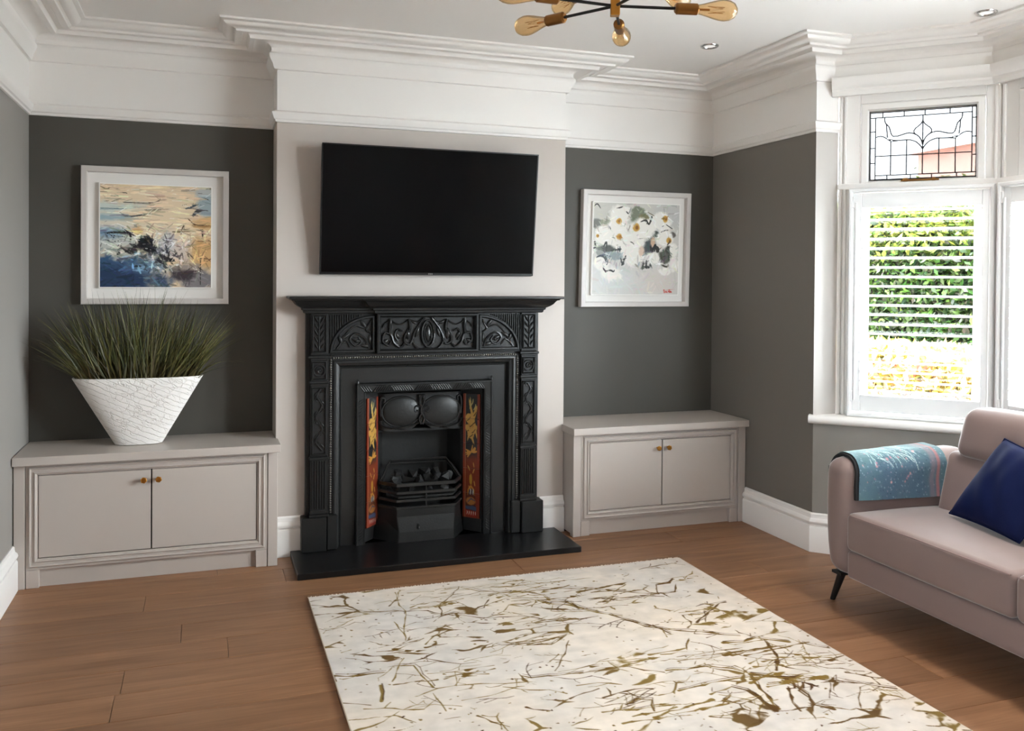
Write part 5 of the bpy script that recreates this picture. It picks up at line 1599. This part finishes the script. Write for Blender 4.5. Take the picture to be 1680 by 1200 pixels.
mb.build('woven_face', M['throw'], th, smooth=180, fix=False, col=lin(np.clip(cv.a, 0, 255)).reshape(-1, 3))
mb = MB(); nq = 40
rowsA = []
for i, x in enumerate(np.linspace(TX0 - .012, TX1 + .002, 12)):
    a = resample(arm_profile(.004, x), nq); b = resample(arm_profile(.0165, x), nq)
    rowsA.append([(x + .010 * math.sin(j / nq * 5), a[j][0], a[j][1]) for j in range(nq)] + [(x + .010 * math.sin(j / nq * 5), b[j][0], b[j][1]) for j in range(nq - 1, -1, -1)])
m_ = 2 * nq
fs = [(i * m_ + j, i * m_ + (j + 1) % m_, (i + 1) * m_ + (j + 1) % m_, (i + 1) * m_ + j) for i in range(11) for j in range(m_)]
for e in (0, 11):
    fs += [(e * m_ + j, e * m_ + j + 1, e * m_ + m_ - 2 - j, e * m_ + m_ - 1 - j) for j in range(nq - 1)]
mb.add([p for r in rowsA for p in r], fs)
tag(mb.build('lining', M['throw_edge'], th, smooth=50), 'black lining showing at the edge')

# ------------------------------------------------------------------ navy cushion leaning in the sofa
cu = thing('scatter_cushion', 'navy blue velvet cushion leaning against the sofa back', 'cushion', (2.66, -2.02, .44))
BL, TL, TR, BR = Vector((2.640, -1.765, .462)), Vector((2.735, -1.950, .806)), Vector((2.66, -2.350, .760)), Vector((2.555, -2.180, .460))
nv_ = (TL - BL).cross(BR - BL).normalized()
if nv_.x > 0: nv_ = -nv_
def cush(side):
    def g(u, v):
        a, b = u * 2 - 1, v * 2 - 1
        pin = .030
        uu = .5 + .5 * a * (1 - pin * (1 - b * b) * 1.6); vv = .5 + .5 * b * (1 - pin * (1 - a * a) * 1.6)
        p = BL * (1 - uu) * (1 - vv) + BR * uu * (1 - vv) + TL * (1 - uu) * vv + TR * uu * vv
        t = .062 * ((1 - a * a) * (1 - b * b)) ** .42
        t += .004 * math.sin(a * 9 + b * 7) * (1 - a * a) * (1 - b * b) + .005 * math.sin(b * 3 + a * 14) * max(0, b) * (1 - b * b)
        return p + nv_ * t * side
    return g
MB().grid(36, 36, cush(1)).build('front_panel', M['navy'], cu, smooth=180, fix=False)
MB().grid(36, 36, cush(-1)).build('back_panel', M['navy'], cu, smooth=180, fix=False)
g = cush(0)
edge = [g(i / 12, 0) for i in range(12)] + [g(1, i / 12) for i in range(12)] + [g(1 - i / 12, 1) for i in range(12)] + [g(0, 1 - i / 12) for i in range(13)]
MB().tube(edge, .0035, 6).build('piped_edge', M['navy'], cu, smooth=60)

# ------------------------------------------------------------------ ceiling light
HB = Vector((.813, -2.273, 2.258))
ch = thing('sputnik_chandelier', 'black and brass branched ceiling light with amber filament bulbs', 'ceiling light', (HB.x, HB.y, ZC))
MB().lathe([(.055, ZC), (.055, ZC - .02), (.015, ZC - .026), (.0, ZC - .026)], (HB.x, HB.y, 0), (0, 0, 1), 28).build('ceiling_rose', M['gold'], ch, smooth=35)
MB().tube([(HB.x, HB.y, ZC - .02), (HB.x, HB.y, HB.z + .03)], .0065, 10).build('stem', M['black_rod'], ch, smooth=40)
ang0 = math.radians(24)
mb = MB()
hx = [(.0195 * math.cos(ang0 + i * math.pi / 2), .0195 * math.sin(ang0 + i * math.pi / 2)) for i in range(4)]
mb.prism([(HB.x + a, HB.y + b) for a, b in hx], HB.z - .026, HB.z + .155, PLAN)
mb.build('hub', M['gold'], ch, bev=.002)
ARMS = [(.175, -.040, 0), (-.108, .172, 0), (.093, .165, 0), (-.205, -.004, 0), (.02, -.20, 0),
        (-.02, .19, .095), (.175, .085, .095), (-.18, -.09, .095), (.09, -.175, .095), (-.17, .10, .13)]
for dx, dy, dz in ARMS:
    d = Vector((dx, dy, 0)).normalized(); s0 = HB + Vector((0, 0, dz + .004))
    R = .186
    arm = MB().tube([s0 + d * .010, s0 + d * R], .0048, 8).build('arm', M['black_rod'], ch, smooth=40)
    MB().lathe([(.0, -.002), (.012, -.002), (.0175, .004), (.0175, .066), (.015, .069), (.0, .069)], s0 + d * R, d, 16).build('lamp_holder', M['brass_dark'], arm, smooth=35)
    MB().lathe([(.0135, 0), (.0150, .010), (.0200, .030), (.0265, .052), (.0310, .072), (.0322, .086), (.0300, .102), (.0235, .116), (.0120, .1245), (.004, .127), (0, .127)], s0 + d * (R + .066), d, 20).build('bulb', M['amber'], arm, smooth=180)
    e1 = d.orthogonal().normalized(); e2 = d.cross(e1); c0 = s0 + d * (R + .066)
    pts = []
    for i in range(9):
        w = i * math.pi / 4
        pts.append(c0 + d * (.035 if i % 2 else .085) + (e1 * math.cos(w) + e2 * math.sin(w)) * .010)
    MB().tube(pts, .0008, 4).tube([c0, c0 + d * .04], .0035, 6).build('filament', M['filament'], arm)

# ------------------------------------------------------------------ downlights
LIT = []
for (x, y, lab) in ((2.160, -.614, 'small chrome downlight in the ceiling near the right alcove corner'), (3.028, -1.558, 'small chrome downlight in the ceiling inside the bay'),
                    (2.480, -2.32, 'unseen chrome downlight added above the sofa to light its seat')):  # this third fixture is added out of view to brighten the seat
    dl = thing('downlight', lab, 'downlight', (x, y, ZC), 'recessed ceiling downlights')
    MB().lathe([(.030, .004), (.034, -.004), (.043, -.006), (.047, -.003), (.048, .004)], (x, y, ZC - .002), (0, 0, 1), 32).build('ring', M['chrome'], dl, smooth=50)
    MB().lathe([(.0, .002), (.028, .000), (.031, .003), (.031, .006)], (x, y, ZC - .004), (0, 0, 1), 28).build('lens', M['lens'], dl, smooth=60)
    lt = bpy.data.lights.new('downlight_lamp', 'SPOT')
    lt.energy = 1.5 if y > -1 else 4.0 if y > -2 else 20.0
    lt.color = (1.0, 0.97, 0.93); lt.spot_size = math.radians(80); lt.spot_blend = .8; lt.shadow_soft_size = .16
    lo = bpy.data.objects.new('downlight_lamp', lt); COL.objects.link(lo); lo.parent = dl
    lo.location = (0, 0, -.012)
